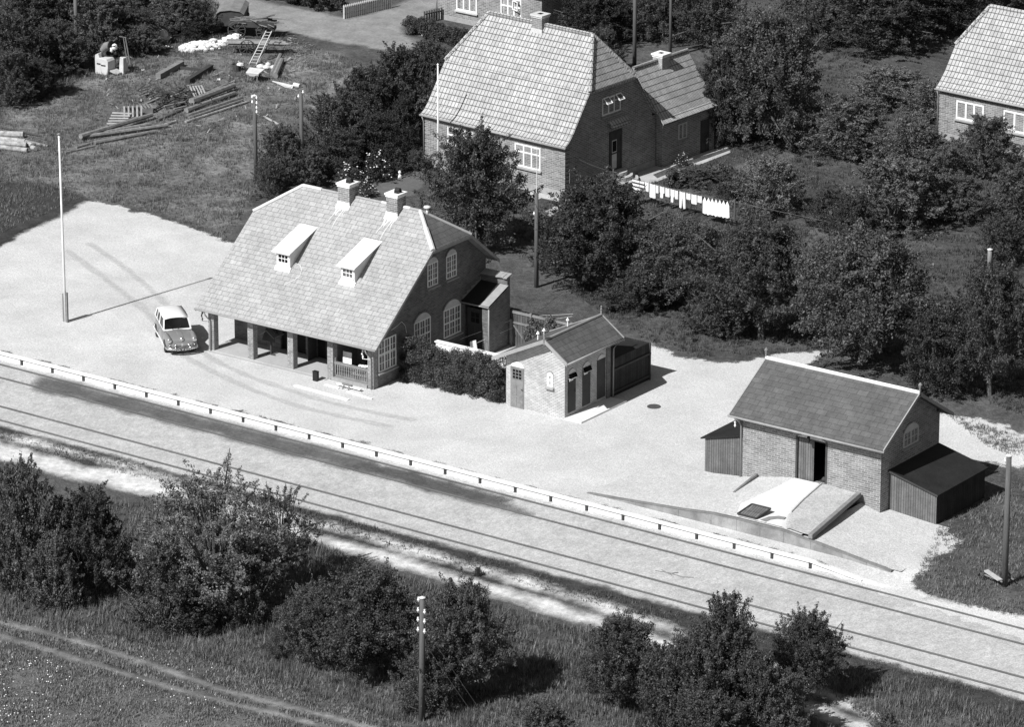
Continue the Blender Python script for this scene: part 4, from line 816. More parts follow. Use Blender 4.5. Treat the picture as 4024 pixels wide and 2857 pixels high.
pole('utility_pole', 'thick dark pole behind the low wing, its top cut off by the photo', 'pole', (1417, 150), -20, .13, .11, M_POLE, UP, h=6.5)
pole('utility_pole', 'slim pole right of the low wing chimney, its top cut off', 'pole', (1497, 120), -20, .10, .08, M_POLE, UP, h=6.0)
fp, fpp, fpL = pole('flagpole', 'tall white flagpole on the bright station forecourt', 'flagpole', (147, 720), 303, .075, .045, M_WHITE, 'flagpoles', lean=-.006)
b = MB(); b.box(-.16, -.08, -.05, .05, -.3, 1.55); b.box(.08, .16, -.05, .05, -.3, 1.65); b.build('base_post', M_WOOD, fp)
b = MB(); b.lathe((-.06, 0, fpL), [(.02, 0), (.09, .05), (.1, .1), (.001, .16)], 10); b.box(-.16, .06, -.02, .02, fpL - .1, fpL - .05); b.build('finial', M_WOOD, fp)
b = MB(); b.tube([(.02, -.07, fpL - .1), (.09, -.09, 1.3)], .008, 4); b.build('halyard', M_WOODL, fp)
f2, _, fL2 = pole('flagpole', 'white flagpole before the left windows of the house with the round steps', 'flagpole', (979, 396), 145, .065, .04, M_WHITE, 'flagpoles')
b = MB(); b.lathe((0, 0, fL2), [(.02, 0), (.07, .05), (.001, .12)], 8); b.build('finial', M_WHITE, f2)
f3, _, fL3 = pole('flagpole', 'short white flagpole before the roof at the right edge', 'flagpole', (2187, 275), 145, .05, .03, M_WHITE, 'flagpoles', h=4.6)
b = MB(); b.lathe((0, 0, fL3), [(.02, 0), (.07, .05), (.001, .12)], 8); b.build('finial', M_WHITE, f3)
pole('gate_post', 'short grey post with a bright top in the right garden shrubs', 'post', (2209, 612), 557, .12, .12, M_WOOD, None, cap=True)
def wire(label, pts, r=.012, sag=.4):
    a, c = Vector(pts[0]), Vector(pts[1]); b = MB(); b.tube([a.lerp(c, t) - Vector((0, 0, sag * 4 * t * (1 - t))) for t in np.linspace(0, 1, 12)], r, 4); o = b.build('overhead_wire', M_IRON); tag(o, label, 'wire', 'overhead wires'); return o
wire('service wire from the pole with the aerial to the roof end of the station', (pmp + Vector((0, 0, pmL - .6)), sl(W_ - 1.7, 6.8, 7.9)))
wire('drop wire from the house gable down to the washing line', (HM @ Vector((10.45, 1.0, 2.6)), (-15.9, 36.1, 1.95)), .012, .1)
for k in range(2): wire(('outer' if k else 'inner') + ' stay wire of the leaning telegraph pole in the front bushes', (pbp + Vector((.1, 0, pbL - 1.2 - .7 * k)), GV(1090 - 22 * k, 1612, -.15)), .010, .05)

# ------------------------------------------------------------------ car
CARM = Matrix.Translation((-20.25, 2.85, .31)) @ Matrix.Rotation(R(-40), 4, 'Z')
CAR = thing('parked_car', 'grey 1950s estate car with white roof and chrome bumper parked on the bright forecourt', 'car', CARM.translation, R(-40))
def loft(secs, name, m, parent, sub=1, cap=True):
    b = MB(); n = len(secs[0]); b.v = [p for s in secs for p in s]
    for i in range(len(secs) - 1):
        for j in range(n - 1): b.f.append((i * n + j, i * n + j + 1, (i + 1) * n + j + 1, (i + 1) * n + j))
    if cap: b.f.append(tuple(range(n - 1, -1, -1))); b.f.append(tuple(range((len(secs) - 1) * n, len(secs) * n)))
    o = b.build(name, m, parent, smooth=True)
    if sub: md = o.modifiers.new('sub', 'SUBSURF'); md.levels = md.render_levels = sub
    return o
def sec(x, wb, wm, ws, zb, zm, zs, zc, wc=.5):
    h = [(wb, zb), (wm, zb + .10), (wm, zm), (ws, zs), (ws * wc, zc)]
    L = [(x, -a, z) for a, z in h] + [(x, 0, zc + .01)] + [(x, a, z) for a, z in reversed(h)]
    return L
body = [sec(-2.05, .50, .58, .50, .48, .62, .80, .84), sec(-1.98, .62, .72, .66, .34, .62, .90, .92), sec(-1.5, .68, .78, .72, .30, .66, .96, .97), sec(-.6, .70, .79, .74, .26, .68, .97, .98), sec(.3, .70, .79, .74, .26, .68, .97, .97),
        sec(.75, .70, .79, .72, .28, .70, .93, .97), sec(1.2, .70, .79, .74, .30, .72, .91, .95), sec(1.62, .69, .79, .73, .32, .72, .89, .92), sec(1.90, .67, .78, .72, .36, .70, .85, .87), sec(2.01, .62, .73, .67, .42, .63, .79, .80)]
loft(body, 'body', M_CARB, CAR, 1)
gh = [[(x, -wb_, .95), (x + d, -wt, zt_), (x + d, -wt * .5, zt_ + .05), (x + d, 0, zt_ + .065), (x + d, wt * .5, zt_ + .05), (x + d, wt, zt_), (x, wb_, .95)] for x, d, wb_, wt, zt_ in ((-1.95, .16, .66, .54, 1.36), (-1.6, .1, .69, .62, 1.44), (-.6, .0, .71, .65, 1.46), (.15, -.06, .71, .64, 1.46), (.62, -.32, .70, .61, 1.41))]
for L in gh: pass
b = MB(); rs = [L[1:6] for L in gh]; n = 5
top_ = [p for s in rs for p in s]; b.add(top_, [(i * n + j, i * n + j + 1, (i + 1) * n + j + 1, (i + 1) * n + j) for i in range(len(rs) - 1) for j in range(n - 1)])
ro = b.build('roof', M_CARR, CAR, smooth=True); md = ro.modifiers.new('th', 'SOLIDIFY'); md.thickness = .05; md.offset = 0
b = MB()
A, B_ = gh[-1], gh[0]
b.add([(.63, -.69, .95), (.63, .69, .95), (.31, .60, 1.40), (.31, -.60, 1.40)], [(0, 1, 2, 3)]); b.add([(-1.96, -.65, .95), (-1.96, .65, .95), (-1.80, .53, 1.36), (-1.80, -.53, 1.36)], [(3, 2, 1, 0)])
for s in (-1, 1): b.add([(.60, s * .70, .95), (.27, s * .615, 1.40), (-.6, s * .645, 1.45), (-1.78, s * .55, 1.36), (-1.93, s * .665, .95)], [(0, 1, 2, 3, 4)][::1])
gl = b.build('windows', M_GLASS, CAR)
b = MB()
for s in (-1, 1):
    b.beam((.64, s * .70, .94), (.31, s * .62, 1.42), .07, .05); b.beam((-.45, s * .725, .95), (-.48, s * .625, 1.46), .06, .04); b.beam((-1.25, s * .715, .95), (-1.22, s * .61, 1.44), .06, .04); b.beam((-1.95, s * .66, .94), (-1.79, s * .55, 1.38), .08, .05); b.beam((.64, s * .72, .965), (-1.95, s * .69, .965), .03, .03)
b.beam((.65, -.70, .955), (.65, .70, .955), .07, .05); b.build('window_frame', M_CARR, CAR)
b = MB(); b.slab([(.66, -.72, .972), (.66, .72, .972), (.76, .70, .965), (.76, -.70, .965)], (0, 0, -.02)); b.build('cowl', M_CARR, CAR)
b = MB(); b.slab([(.76, -.14, .975), (1.2, -.13, .985), (1.7, -.11, .955), (1.92, -.08, .90), (1.92, .08, .90), (1.7, .11, .955), (1.2, .13, .985), (.76, .14, .975)], (0, 0, -.06)); b.build('bonnet_ridge', M_CARB, CAR, bevel=.03)
for s in (-1, 1):
    b = MB(); b.tube([(.75, s * .66, .88), (1.3, s * .665, .885), (1.88, s * .65, .83), (2.0, s * .64, .81)], [.06, .12, .135, .12], 10); fe = b.build('wing', M_CARB, CAR, smooth=True)
    b = MB(); b.lathe((1.98, s * .635, .815), [(.115, 0), (.125, .03), (.10, .05), (.06, .07), (.001, .08)], 14, 'x'); b.build('headlight', M_CHROME, CAR, smooth=True)
    b = MB(); b.lathe((2.02, s * .34, .55), [(.07, 0), (.075, .03), (.001, .06)], 12, 'x'); b.build('fog_lamp', M_CHROME, CAR, smooth=True)
    b = MB(); b.lathe((1.98, s * .62, .56), [(.04, 0), (.04, .03), (.001, .04)], 10, 'x'); b.build('indicator', M_CHROME, CAR, smooth=True)
b = MB(); b.lathe((1.92, 0, .84), [(.11, 0), (.12, .05), (.08, .10), (.001, .12)], 12, 'x'); b.build('nose_badge', M_CHROME, CAR, smooth=True)
b = MB()
for z in (.56, .62, .50): b.box(1.97, 2.03, -.52, .52, z - .015, z + .015)
b.box(1.96, 2.05, -.05, .05, .47, .66); b.build('grille', M_CHROME, CAR)
b = MB(); b.tube([(1.75, -.78, .40), (2.0, -.74, .40), (2.10, -.5, .40), (2.12, 0, .40), (2.10, .5, .40), (2.0, .74, .40), (1.75, .78, .40)], .075, 8)
for y in (-.36, .36): b.box(2.08, 2.20, y - .03, y + .03, .33, .52)
b.build('bumper', M_CHROME, CAR, smooth=True)
b = MB(); b.tube([(-1.8, -.76, .42), (-2.06, -.66, .42), (-2.12, 0, .42), (-2.06, .66, .42), (-1.8, .76, .42)], .07, 8); b.build('bumper', M_CHROME, CAR, smooth=True)
b = MB(); b.box(2.20, 2.22, -.30, .30, .31, .46); npl = b.build('number_plate', M_BLACK, CAR)
tc = bpy.data.curves.new('plate_text', 'FONT'); tc.body = 'ZA 97.377'; tc.size = .14; tc.align_x = 'CENTER'; tc.extrude = .002; tc.materials.append(M_PORC)
tx = bpy.data.objects.new('plate_text', tc); C.objects.link(tx); bpy.context.view_layer.update()
tm = bpy.data.meshes.new_from_object(tx.evaluated_get(bpy.context.evaluated_depsgraph_get())); bpy.data.objects.remove(tx)
tx = bpy.data.objects.new('plate_text', tm); C.objects.link(tx); tx.parent = npl; tx.location = (2.224, 0, .335); tx.rotation_euler = (pi / 2, 0, pi / 2)
b = MB()
for s in (-1, 1): b.beam((.72, s * .12 - .1, .98), (.54, s * .32 - .1, 1.14), .015, .015)
b.build('wiper', M_BLACK, CAR)
b = MB(); b.slab([(-1.95, -.801, .40), (1.1, -.803, .36), (1.1, -.803, .28), (-1.95, -.801, .30)], (0, .03, 0)); b.slab([(-1.95, .801, .40), (1.1, .803, .36), (1.1, .803, .28), (-1.95, .801, .30)], (0, -.03, 0)); b.build('side_sill', M_CARR, CAR)
b = MB()
for s in (-1, 1): b.box(-.35, -.2, s * .80 - .015, s * .80 + .015, .80, .825)
b.build('handle', M_CHROME, CAR)
b = MB()
for s in (-1, 1):
    for x in (-.48, .62): b.box(x - .004, x + .004, s * .792 - .004, s * .792 + .004, .32, .95)
b.build('door_gap', M_BLACK, CAR)
for x in (-1.20, 1.29):
    for s in (-1, 1):
        b = MB(); b.lathe((x, s * .70, .31), [(.20, -.09), (.30, -.09), (.31, -.06), (.31, .06), (.30, .09), (.20, .09)], 22, 'y'); wh = b.build('wheel', M_RUBBER, CAR, smooth=False)
        b = MB(); b.lathe((x, s * .70, .31), [(.19, -.08), (.19, .08)] if s > 0 else [(.19, -.08), (.19, .08)], 18, 'y'); b.lathe((x, s * .79, .31), [(.09, -.03), (.001, .02 * s)], 12, 'y'); b.build('rim', M_CARR, wh)
        b = MB(); L = arc(x - .39, x + .39, .31, .38, 12); b.slab([(u, s * .793, z) for u, z in L], (0, -s * .06, 0)); b.build('wheel_arch', M_BLACK, CAR)

# ------------------------------------------------------------------ yard at the left
zY = lambda x, y, z=.3: G(300 + x / 1.4467, 100 + y / 1.4467, z)
def lg(x0, y0, x1, y1, r, label, m=M_LOG, group='logs lying in the yard', cat='log', z=0, taper=.8, name='log'):
    a = zY(x0, y0) + Vector((0, 0, r + z)); c = zY(x1, y1) + Vector((0, 0, r + z)); return flog(name, a, c, r, m, label, cat, None, group, taper, 8)
L1 = [(25, 658, 430, 535, .17, 'thick log, topmost of the left log heap', .14), (60, 640, 425, 572, .13, 'shorter log under the top one of the left heap', .02), (28, 652, 520, 583, .14, 'longest log across the front of the left heap', .05), (105, 678, 452, 612, .13, 'log at the near side of the left heap', 0), (0, 700, 130, 660, .08, 'thin stem running out from the left heap to the flagpole', 0), (-60, 728, 105, 690, .07, 'thinnest branch at the tail of the left heap', 0)]
for x0, y0, x1, y1, r, lab, z in L1: lg(x0, y0, x1, y1, r, lab, z=z)
L2 = [(735, 412, 852, 358, .13, 'short log at the back of the right heap', .1), (655, 462, 897, 370, .22, 'thickest log in the middle of the right heap', .12), (625, 498, 900, 400, .18, 'second thick log of the right heap', 0), (632, 525, 940, 420, .13, 'slim log below the thick ones of the right heap', 0), (640, 535, 945, 432, .10, 'slim bark log next to the pale plank', 0)]
for x0, y0, x1, y1, r, lab, z in L2: lg(x0, y0, x1, y1, r, lab, z=z)
lg(620, 556, 975, 440, .09, 'long pale split log at the near side of the right heap', M_LOGL)
lg(505, 572, 565, 552, .10, 'short pale slab between the two log heaps', M_LOGL)
lg(1115, 288, 1160, 182, .17, 'grey log left of its twin near the white bags', M_WOOD); lg(1130, 302, 1170, 210, .19, 'thick grey log right of its twin near the white bags', M_WOOD)
for x0, y0, x1, y1, r, lab in ((-20, 395, 92, 415, .21, 'topmost birch log of the pile at the left photo edge'), (-20, 480, 100, 530, .17, 'second birch log of the pile at the left photo edge'), (-20, 555, 104, 600, .17, 'third birch log of the pile at the left photo edge'), (-20, 625, 108, 700, .15, 'lowest birch log of the pile at the left photo edge')):
    q = lambda x, y: G(x * .2 * (5 if False else 1) * 5.0 / 5.007 * .9986 if False else x / 1.0, 460 + y / 5.007)
    flog('birch_log', q(x0, y0) + Vector((0, 0, r)), q(x1, y1) + Vector((0, 0, r)), r, M_LOGL, lab, 'log', None, 'birch logs at the left edge', .95, 10)
for k, (x, y) in enumerate(((100, 520), (113, 565), (127, 640))):
    c = G(x, 460 + y / 5.007) + Vector((0, 0, .14)); flog('log_stub', c, c + Vector((.42, -.18, .02 * k)), .14, M_LOGL, ('upper', 'middle', 'lowest')[k] + ' short birch stub beside the birch log pile', 'log', None, 'birch logs at the left edge', .95, 9)
flog('dark_plank', G(-10, 497, .38), G(160, 534, .38), .07, M_WOODD, 'dark long plank behind the birch logs at the left edge', 'plank', None, None, 1, 4)
flog('weathered_plank', G(105, 555, .35), G(188, 575, .35), .10, M_WOOD, 'flat weathered board lying right of the birch logs', 'plank', None, None, 1, 4)
def bm_(name, x0, y0, x1, y1, wd, th, m, label, z=.06, group='boards lying in the yard', cat='board'):
    b = MB(); b.beam(zY(x0, y0) + Vector((0, 0, z)), zY(x1, y1) + Vector((0, 0, z)), wd, th); o = b.build(name, m); return tag(o, label, cat, group)
bm_('beam', 465, 305, 600, 230, .34, .30, M_WOOD, 'pale grey beam, left side of the open timber frame', .2, 'beams of the open timber frame', 'beam'); bm_('beam', 632, 335, 765, 252, .30, .30, M_WOODD, 'dark beam, right side of the open timber frame', .2, 'beams of the open timber frame', 'beam'); bm_('beam', 590, 248, 722, 262, .16, .16, M_WOODD, 'dark cross beam at the back of the open timber frame', .1, 'beams of the open timber frame', 'beam'); bm_('board', 606, 284, 660, 292, .25, .05, M_WOOD, 'short board inside the open timber frame')
bm_('board', 1065, 520, 1148, 565, .12, .05, M_WOODL, 'lone pale board lying right of the insulator pole')
for k in range(6): bm_('slab_wood', 165 + 8 * k, 580 - 10 * k, 270 + 9 * k, 575 - 8 * k, .14, .05, M_WOODL, 'pale sawn slab in the fan-shaped pile by the left log heap', .08 + .06 * k, 'pale sawn slabs')
def crate(x, y, w_, d_, h_, rz_, lab, m=M_WOODM, tilt=0):
    t = thing('slatted_crate', lab, 'crate', zY(x, y), rz_, 'slatted crates in the yard'); t.rotation_euler = (tilt, 0, rz_)
    for k in range(5):
        b = MB(); u = -w_ / 2 + k * w_ / 4; b.box(u - .05, u + .05, -d_ / 2, d_ / 2, h_, h_ + .03); b.build('slat', m, t)
    b = MB(); b.box(-w_ / 2, w_ / 2, -d_ / 2, -d_ / 2 + .05, 0, h_ - .002); b.box(-w_ / 2, w_ / 2, d_ / 2 - .05, d_ / 2, 0, h_ - .002); b.build('side', M_WOOD, t)
crate(322, 525, 1.0, 1.1, .45, .7, 'pale slatted crate beside the fan of pale slabs', tilt=.35); crate(390, 492, .8, .9, .35, .9, 'darker slatted crate behind the left log heap', M_WOOD); crate(690, 405, .7, 1.2, .4, .95, 'tilted slatted crate at the end of the right log heap', tilt=.3)
J = [(360, 470, 480, 415), (430, 500, 560, 430), (480, 450, 530, 400), (540, 430, 640, 395), (560, 470, 650, 430), (600, 455, 700, 400), (500, 480, 620, 455), (560, 415, 610, 385), (470, 545, 620, 480), (555, 490, 640, 470)]
for k, (a, c, d, e) in enumerate(J): bm_('dark_plank', a, c, d, e, .13, .07, M_WOODD if k % 3 else M_WOOD, 'dark plank tossed in the junk heap between the two log heaps', .1 + .07 * (k % 4), 'planks of the junk heap', 'plank')
o = MB()
for k in range(150):
    a = rng.normal(0, 1, 3) * np.array([1.2, .9, .14]); c = zY(595, 428) + Vector(a) + Vector((0, 0, .22)); t_ = rng.uniform(0, 2 * pi); l = rng.uniform(.2, .7); o.beam(c, c + Vector((cos(t_) * l, sin(t_) * l, rng.normal(0, .15))), rng.uniform(.03, .12), .04)
o = o.build('brush_heap', M_WOODD); o['kind'] = 'stuff'; tag(o, 'dark heap of brush and scrap between the two log heaps', 'heap')
# cement trough with bent pipe
t = thing('cement_trough', 'white concrete trough of two blocks in the grass by the dark scrub', 'trough', G(420, 286), R(4))
b = MB(); b.slab([(-.55, -.45, 0), (.35, -.45, 0), (.42, -.45, .45), (.42, -.45, .85), (.30, -.45, 1.0), (-.2, -.45, 1.02), (-.3, -.45, 1.3), (-.55, -.45, 1.2)], (0, .75, 0)); b.build('block', M_WHITED, t, bevel=.03)
b = MB(); b.slab([(.75, .2, 0), (1.1, .2, 0), (1.12, .2, 1.05), (.85, .2, 1.1)], (0, .5, 0)); b.build('block', M_WHITED, t, bevel=.03)
b = MB(); b.slab([(.35, -.3, .35), (.95, -.2, .15), (1.0, .3, .15), (.4, .3, .35)], (0, 0, -.1)); b.build('chute', M_CONC, t)
b = MB(); b.box(-.40, -.12, -.47, -.451, .62, .70); b.box(-.08, .25, -.47, -.451, .56, .64); b.build('slot', M_WOODD, t)
t = thing('mixer_drum', 'bent grey pipe with a white bulb end leaning over the white trough', 'machine', G(420, 286), R(4))
b = MB(); b.tube([(-.25, -.1, 1.0), (-.15, -.1, 1.45), (.1, -.1, 1.75), (.4, -.1, 1.85)], [.14, .22, .26, .24], 10); b.build('pipe', M_WOOD, t, smooth=True)
b = MB(); b.tube([(.38, -.1, 1.84), (.44, -.1, 1.84)], .28, 12); b.tube([(.45, -.2, 1.75), (.95, -.3, 1.95)], .03, 6); b.build('collar', M_BLACK, t)
b = MB(); b.lathe((.72, -.1, 1.78), [(.01, -.22), (.14, -.15), (.19, 0), (.14, .15), (.01, .22)], 10); b.lathe((.52, -.15, 1.6), [(.01, -.2), (.1, -.1), (.1, .1), (.01, .2)], 8); b.build('bulb', M_WHITE, t, smooth=True)
b = MB(); b.beam((.95, .5, 2.25), (1.35, .3, .8), .04, .04); b.beam((1.1, .5, 2.3), (1.55, .3, .7), .05, .04); b.beam((.6, .55, 2.28), (1.15, .5, 2.3), .03, .03); b.build('prop_stick', M_WOOD, t)
def rubble(name, x, y, rx_, ry_, n, m, lab, cat, smin=.06, smax=.25, hz_=.2, group=None):
    o = MB()
    for k in range(n):
        a, r_ = rng.uniform(0, 2 * pi), rng.uniform(0, 1) ** .6; s_ = rng.uniform(smin, smax); p = zY(x, y) + Vector((cos(a) * r_ * rx_, sin(a) * r_ * ry_, (1 - r_) * hz_ + .02))
        o.lathe(p, [(.01, -s_ * .5), (s_ * rng.uniform(.6, 1), -s_ * .2), (s_ * rng.uniform(.6, 1), s_ * .2), (.01, s_ * .45)], 6)
    o = o.build(name, m); return tag(o, lab, cat, group)
rubble('lime_heap', 715, 118, 1.2, 1.7, 120, M_LIME, 'spread heap of white lime rubble left of the handcart', 'heap', .10, .30, .16); rubble('lime_heap', 900, 96, .9, .9, 34, M_LIME, 'rounded heap of white sacks at the tail of the handcart', 'heap', .12, .32, .5); rubble('stone_heap', 500, 128, .7, .7, 18, M_LIME, 'small white rubble heap under the white tub', 'heap', .06, .2, .1)
t = thing('white_tub', 'white tub with a bulky white load in the grass left of the lime heap', 'tub', zY(498, 92), 0)
b = MB(); b.lathe((0, 0, 0), [(.28, 0), (.46, .30), (.50, .32), (.44, .30)], 14); b.build('tub', M_ZINC, t); b = MB(); b.lathe((-.05, 0, .3), [(.3, 0), (.34, .2), (.2, .45), (.001, .55)], 9); b.build('load', M_WHITED, t)
t = thing('white_sack', 'white sacks lying near the foot of the ladder beside the grey logs', 'sack', zY(1090, 245), 0)
for k, (x, y, s_) in enumerate(((-.4, -.2, .3), (0, -.1, .28), (.4, .15, .32), (-.3, .4, .2), (.6, .3, .2))): b = MB(); b.lathe((x, y, .1), [(.01, -.1), (s_, -.02), (s_ * .9, .1), (.01, .2)], 8); b.build('sack', M_WHITED, t, smooth=True)
for k in range(70):
    pass
o = MB()
for k in range(150):
    p = zY(1250 + rng.normal(0, 32), 165 + rng.normal(0, 36)); a = rng.uniform(0, pi); l = rng.uniform(.1, .35); o.beam(p + Vector((0, 0, .04)), p + Vector((cos(a) * l, sin(a) * l, .08)), .04, .02)
o = o.build('wood_chips', M_WOOD); o['kind'] = 'stuff'; o['label'] = 'pale wood chips strewn over the grass right of the ladder'; o['category'] = 'chips'
# wheels, wagons, ladder, wheelbarrow
def spoked(b, c, r, ax=(0, 1, 0), n=10, rim=.035):
    ax = Vector(ax).normalized(); u = ax.orthogonal().normalized(); v_ = ax.cross(u); c = Vector(c); P_ = [c + (u * cos(t) + v_ * sin(t)) * r for t in np.linspace(0, 2 * pi, 25)]
    b.tube(P_, rim, 6, cap=False)
    for k in range(n): t_ = 2 * pi * k / n; b.tube([c, c + (u * cos(t_) + v_ * sin(t_)) * r], rim * .55, 5)
    b.tube([c - ax * .1, c + ax * .1], rim * 2.2, 8)
t = thing('handcart', 'two-wheeled handcart loaded with long pale planks behind the ladder', 'cart', zY(1000, 160), R(33))
for s in (-.45, .45): b = MB(); spoked(b, (-.25, s, .5), .5); b.build('wheel', M_IRON, t)
b = MB(); b.box(-1.4, 1.6, -.35, .35, .62, .72); b.beam((1.5, -.3, .68), (2.4, -.3, .6), .06, .06); b.beam((1.5, .3, .68), (2.4, .3, .6), .06, .06); b.build('bed', M_WOOD, t)
for k, (y, z, x0, x1, lab) in enumerate(((-.36, .80, -1.7, 2.3, 'pale plank at the near side of the handcart load'), (-.2, .84, -1.3, 2.1, 'second pale plank on the handcart'), (-.05, .80, -1.5, 2.0, 'third pale plank in the middle of the handcart load'), (.12, .84, -1.2, 1.7, 'fourth pale plank on the handcart'), (.3, .80, -1.6, 1.9, 'pale plank at the far side of the handcart load'))):
    o = MB(); o.beam((x0, y, z), (x1, y, z), .15, .07); o = o.build('plank', M_WOODM if k < 3 else M_WOOD); o.location = zY(1000, 160); o.rotation_euler = (0, 0, R(33)); tag(o, lab, 'plank', 'planks on the handcart')
t = thing('box_wagon', 'old curved-top box wagon body beside the dirt road', 'wagon', G(915, 112), R(-58))
b = MB(); prof = [(-.85, 1.30), (-.6, 1.48), (0, 1.56), (.6, 1.48), (.85, 1.30)]; b.slab([(1.2, -.85, .5), (1.2, .85, .5)] + [(1.2, y, z) for y, z in reversed(prof)], (-2.6, 0, 0)); b.build('body', M_WOODD, t)
b = MB()
for (ya, za), (yb, zb) in zip(prof[:-1], prof[1:]): b.slab([(-1.5, ya * 1.05, za + .02), (1.3, ya * 1.05, za + .02), (1.3, yb * 1.05, zb + .02), (-1.5, yb * 1.05, zb + .02)], (0, 0, -.04))
b.build('roof', M_WOOD, t)
for s in (-.9, .9):
    for x in (-.8, .8): b = MB(); spoked(b, (x, s, .42), .42); b.build('wheel', M_IRON, t)
t = thing('farm_wagon', 'open wooden farm wagon with big spoked wheels behind the ladder top', 'wagon', G(985, 142), R(28))
for s in (-.65, .65):
    for x, r_ in ((-.75, .55), (.95, .45)): b = MB(); spoked(b, (x, s, r_), r_); b.build('wheel', M_IRON, t)
b = MB(); b.box(-1.3, 1.6, -.5, .5, .72, .80); b.box(-1.3, 1.6, -.5, -.45, .802, 1.1); b.box(-1.3, 1.6, .45, .5, .802, 1.1); b.box(.4, 1.58, -.44, .44, .5, .718); b.build('bed', M_WOODD, t)
o = MB()
for k in range(40): p = Vector((rng.uniform(-1.4, 1.7), rng.uniform(-.5, .5), rng.uniform(.85, 1.25))); a = rng.normal(0, .3); l = rng.uniform(.5, 1.2); o.beam(p, p + Vector((cos(a) * l, sin(a) * l, rng.normal(0, .06))), .05, .04)
o = o.build('brushwood', M_WOOD); o.location = G(985, 142); o.rotation_euler = (0, 0, R(28)); tag(o, 'load of grey brushwood lying on the open farm wagon', 'brushwood')
def ladder(name, x0, y0, x1, y1, h, n, lab, wd=.44):
    a = zY(x0, y0); c = zY(x1, y1, h); a.z = .32; s_ = Vector((.95, .55, 0)).normalized() * wd / 2; t = thing(name, lab, 'ladder', (0, 0, 0)); b = MB()
    for k in (-1, 1): b = MB(); b.beam(a + s_ * k, c + s_ * k * .8, .06, .06); b.build('side_rail', M_WOODL, t)
    for i in range(n): q = a.lerp(c, (i + .6) / n); f_ = 1 - .2 * (i / n); b = MB(); b.beam(q - s_ * f_, q + s_ * f_, .05, .035); b.build('rung', M_WOODL, t)
ladder('ladder', 1003, 222, 1095, 30, 2.0, 11, 'long pale wooden ladder leaning against the loaded handcart')
flog('long_pole', zY(1038, 220) + Vector((0, 0, .1)), zY(1100, 75, 1.5), .07, M_WOOD, 'pale pole leaning parallel to the right of the ladder', 'pole', None, None, .9, 6)
t = thing('wheelbarrow', 'wheelbarrow with a pale tray standing in the yard below the ladder', 'wheelbarrow', zY(1012, 318), R(15))
b = MB(); b.slab([(-.42, -.30, .62), (.42, -.30, .62), (.50, .45, .74), (-.50, .45, .74)], (0, 0, -.04)); b.slab([(-.42, -.30, .62), (.42, -.30, .62), (.36, -.24, .40), (-.36, -.24, .40)], (0, .03, 0)); b.build('tray', M_WHITED, t)
for s in (-1, 1): b = MB(); b.beam((s * .3, -.22, .42), (s * .3, -.28, 0), .05, .05); b.build('leg', M_WOOD, t); b = MB(); b.beam((s * .22, .6, .35), (s * .34, -.75, .55), .05, .05); b.build('handle', M_WOOD, t)
b = MB(); spoked(b, (0, .62, .25), .24, (1, 0, 0), 8, .03); b.build('wheel', M_IRON, t)
o = MB(); o.beam(zY(920, 200, .9), zY(972, 250, .35), .16, .06); o = o.build('board', M_WOODL); tag(o, 'tilted pale board left of the wheelbarrow', 'board', 'boards lying in the yard')
t = thing('dark_bucket', 'dark bucket with a white rag beside the tilted board in the yard', 'bucket', zY(912, 258)); b = MB(); b.lathe((0, 0, 0), [(.22, 0), (.32, .45), (.28, .45), (.2, .1)], 12); b.build('bucket', M_IRON, t); b = MB(); b.lathe((.3, 0, .45), [(.01, -.1), (.25, 0), (.2, .1), (.01, .15)], 7); b.build('rag', M_WHITED, t)
t = thing('folded_sheet', 'bright folded sheet metal lying at the near end of the grey logs', 'sheet', (0, 0, 0))
b = MB(); b.slab([zY(1113, 312, .5), zY(1235, 338, .45), zY(1228, 355, .36), zY(1190, 348, .4)], (0, 0, -.04)); b.build('sheet', M_WHITED, t); b = MB(); b.tube([zY(1238, 335, .45), zY(1272, 343, .45)], .14, 10); b.build('roll', M_WHITED, t)
for x, y, lab in ((809, 303, 'scrap of white paper in the grass below the timber frame'), (378, 250, 'scrap of white paper right of the white trough')): o = MB(); o.slab([zY(x - 9, y - 4, .36), zY(x + 9, y - 4, .38), zY(x + 9, y + 4, .36), zY(x - 9, y + 4, .36)], (0, 0, -.03)); o = o.build('paper_scrap', M_WHITE); tag(o, lab, 'paper', 'white scraps in the yard')
# cart at the foot of the right pole
t = thing('broken_handcart', 'broken two-wheeled handcart with one board at the foot of the right utility pole', 'cart', GV(2222, 1300, .25), R(-25))
for y, x in ((-.45, -.55), (.45, -.15)): b = MB(); spoked(b, (x, y, .34), .34, (.1, 1, .05)); b.build('wheel', M_IRON, t)
b = MB(); b.beam((-.3, -.3, .5), (.9, -.35, .46), .24, .05); b.build('board', M_WOODL, t); b = MB(); b.beam((-.5, -.45, .34), (1.0, -.3, .4), .05, .05); b.beam((-.1, .45, .34), (1.0, .3, .4), .05, .05); b.build('shaft', M_WOOD, t)
flog('short_post', GV(1905, 1018, .25), GV(1905, 1018, .25) + Vector((0, 0, .01)), .01, M_WOOD, 'x', 'x') if False else None
flog('fence_stub', GV(2108 + 0, 1035, .25), GV(2108, 1035, .25) + Vector((0, 0, .55)), .07, M_WOOD, 'small grey post stub in the grass right of the boarded shed', 'post', None)

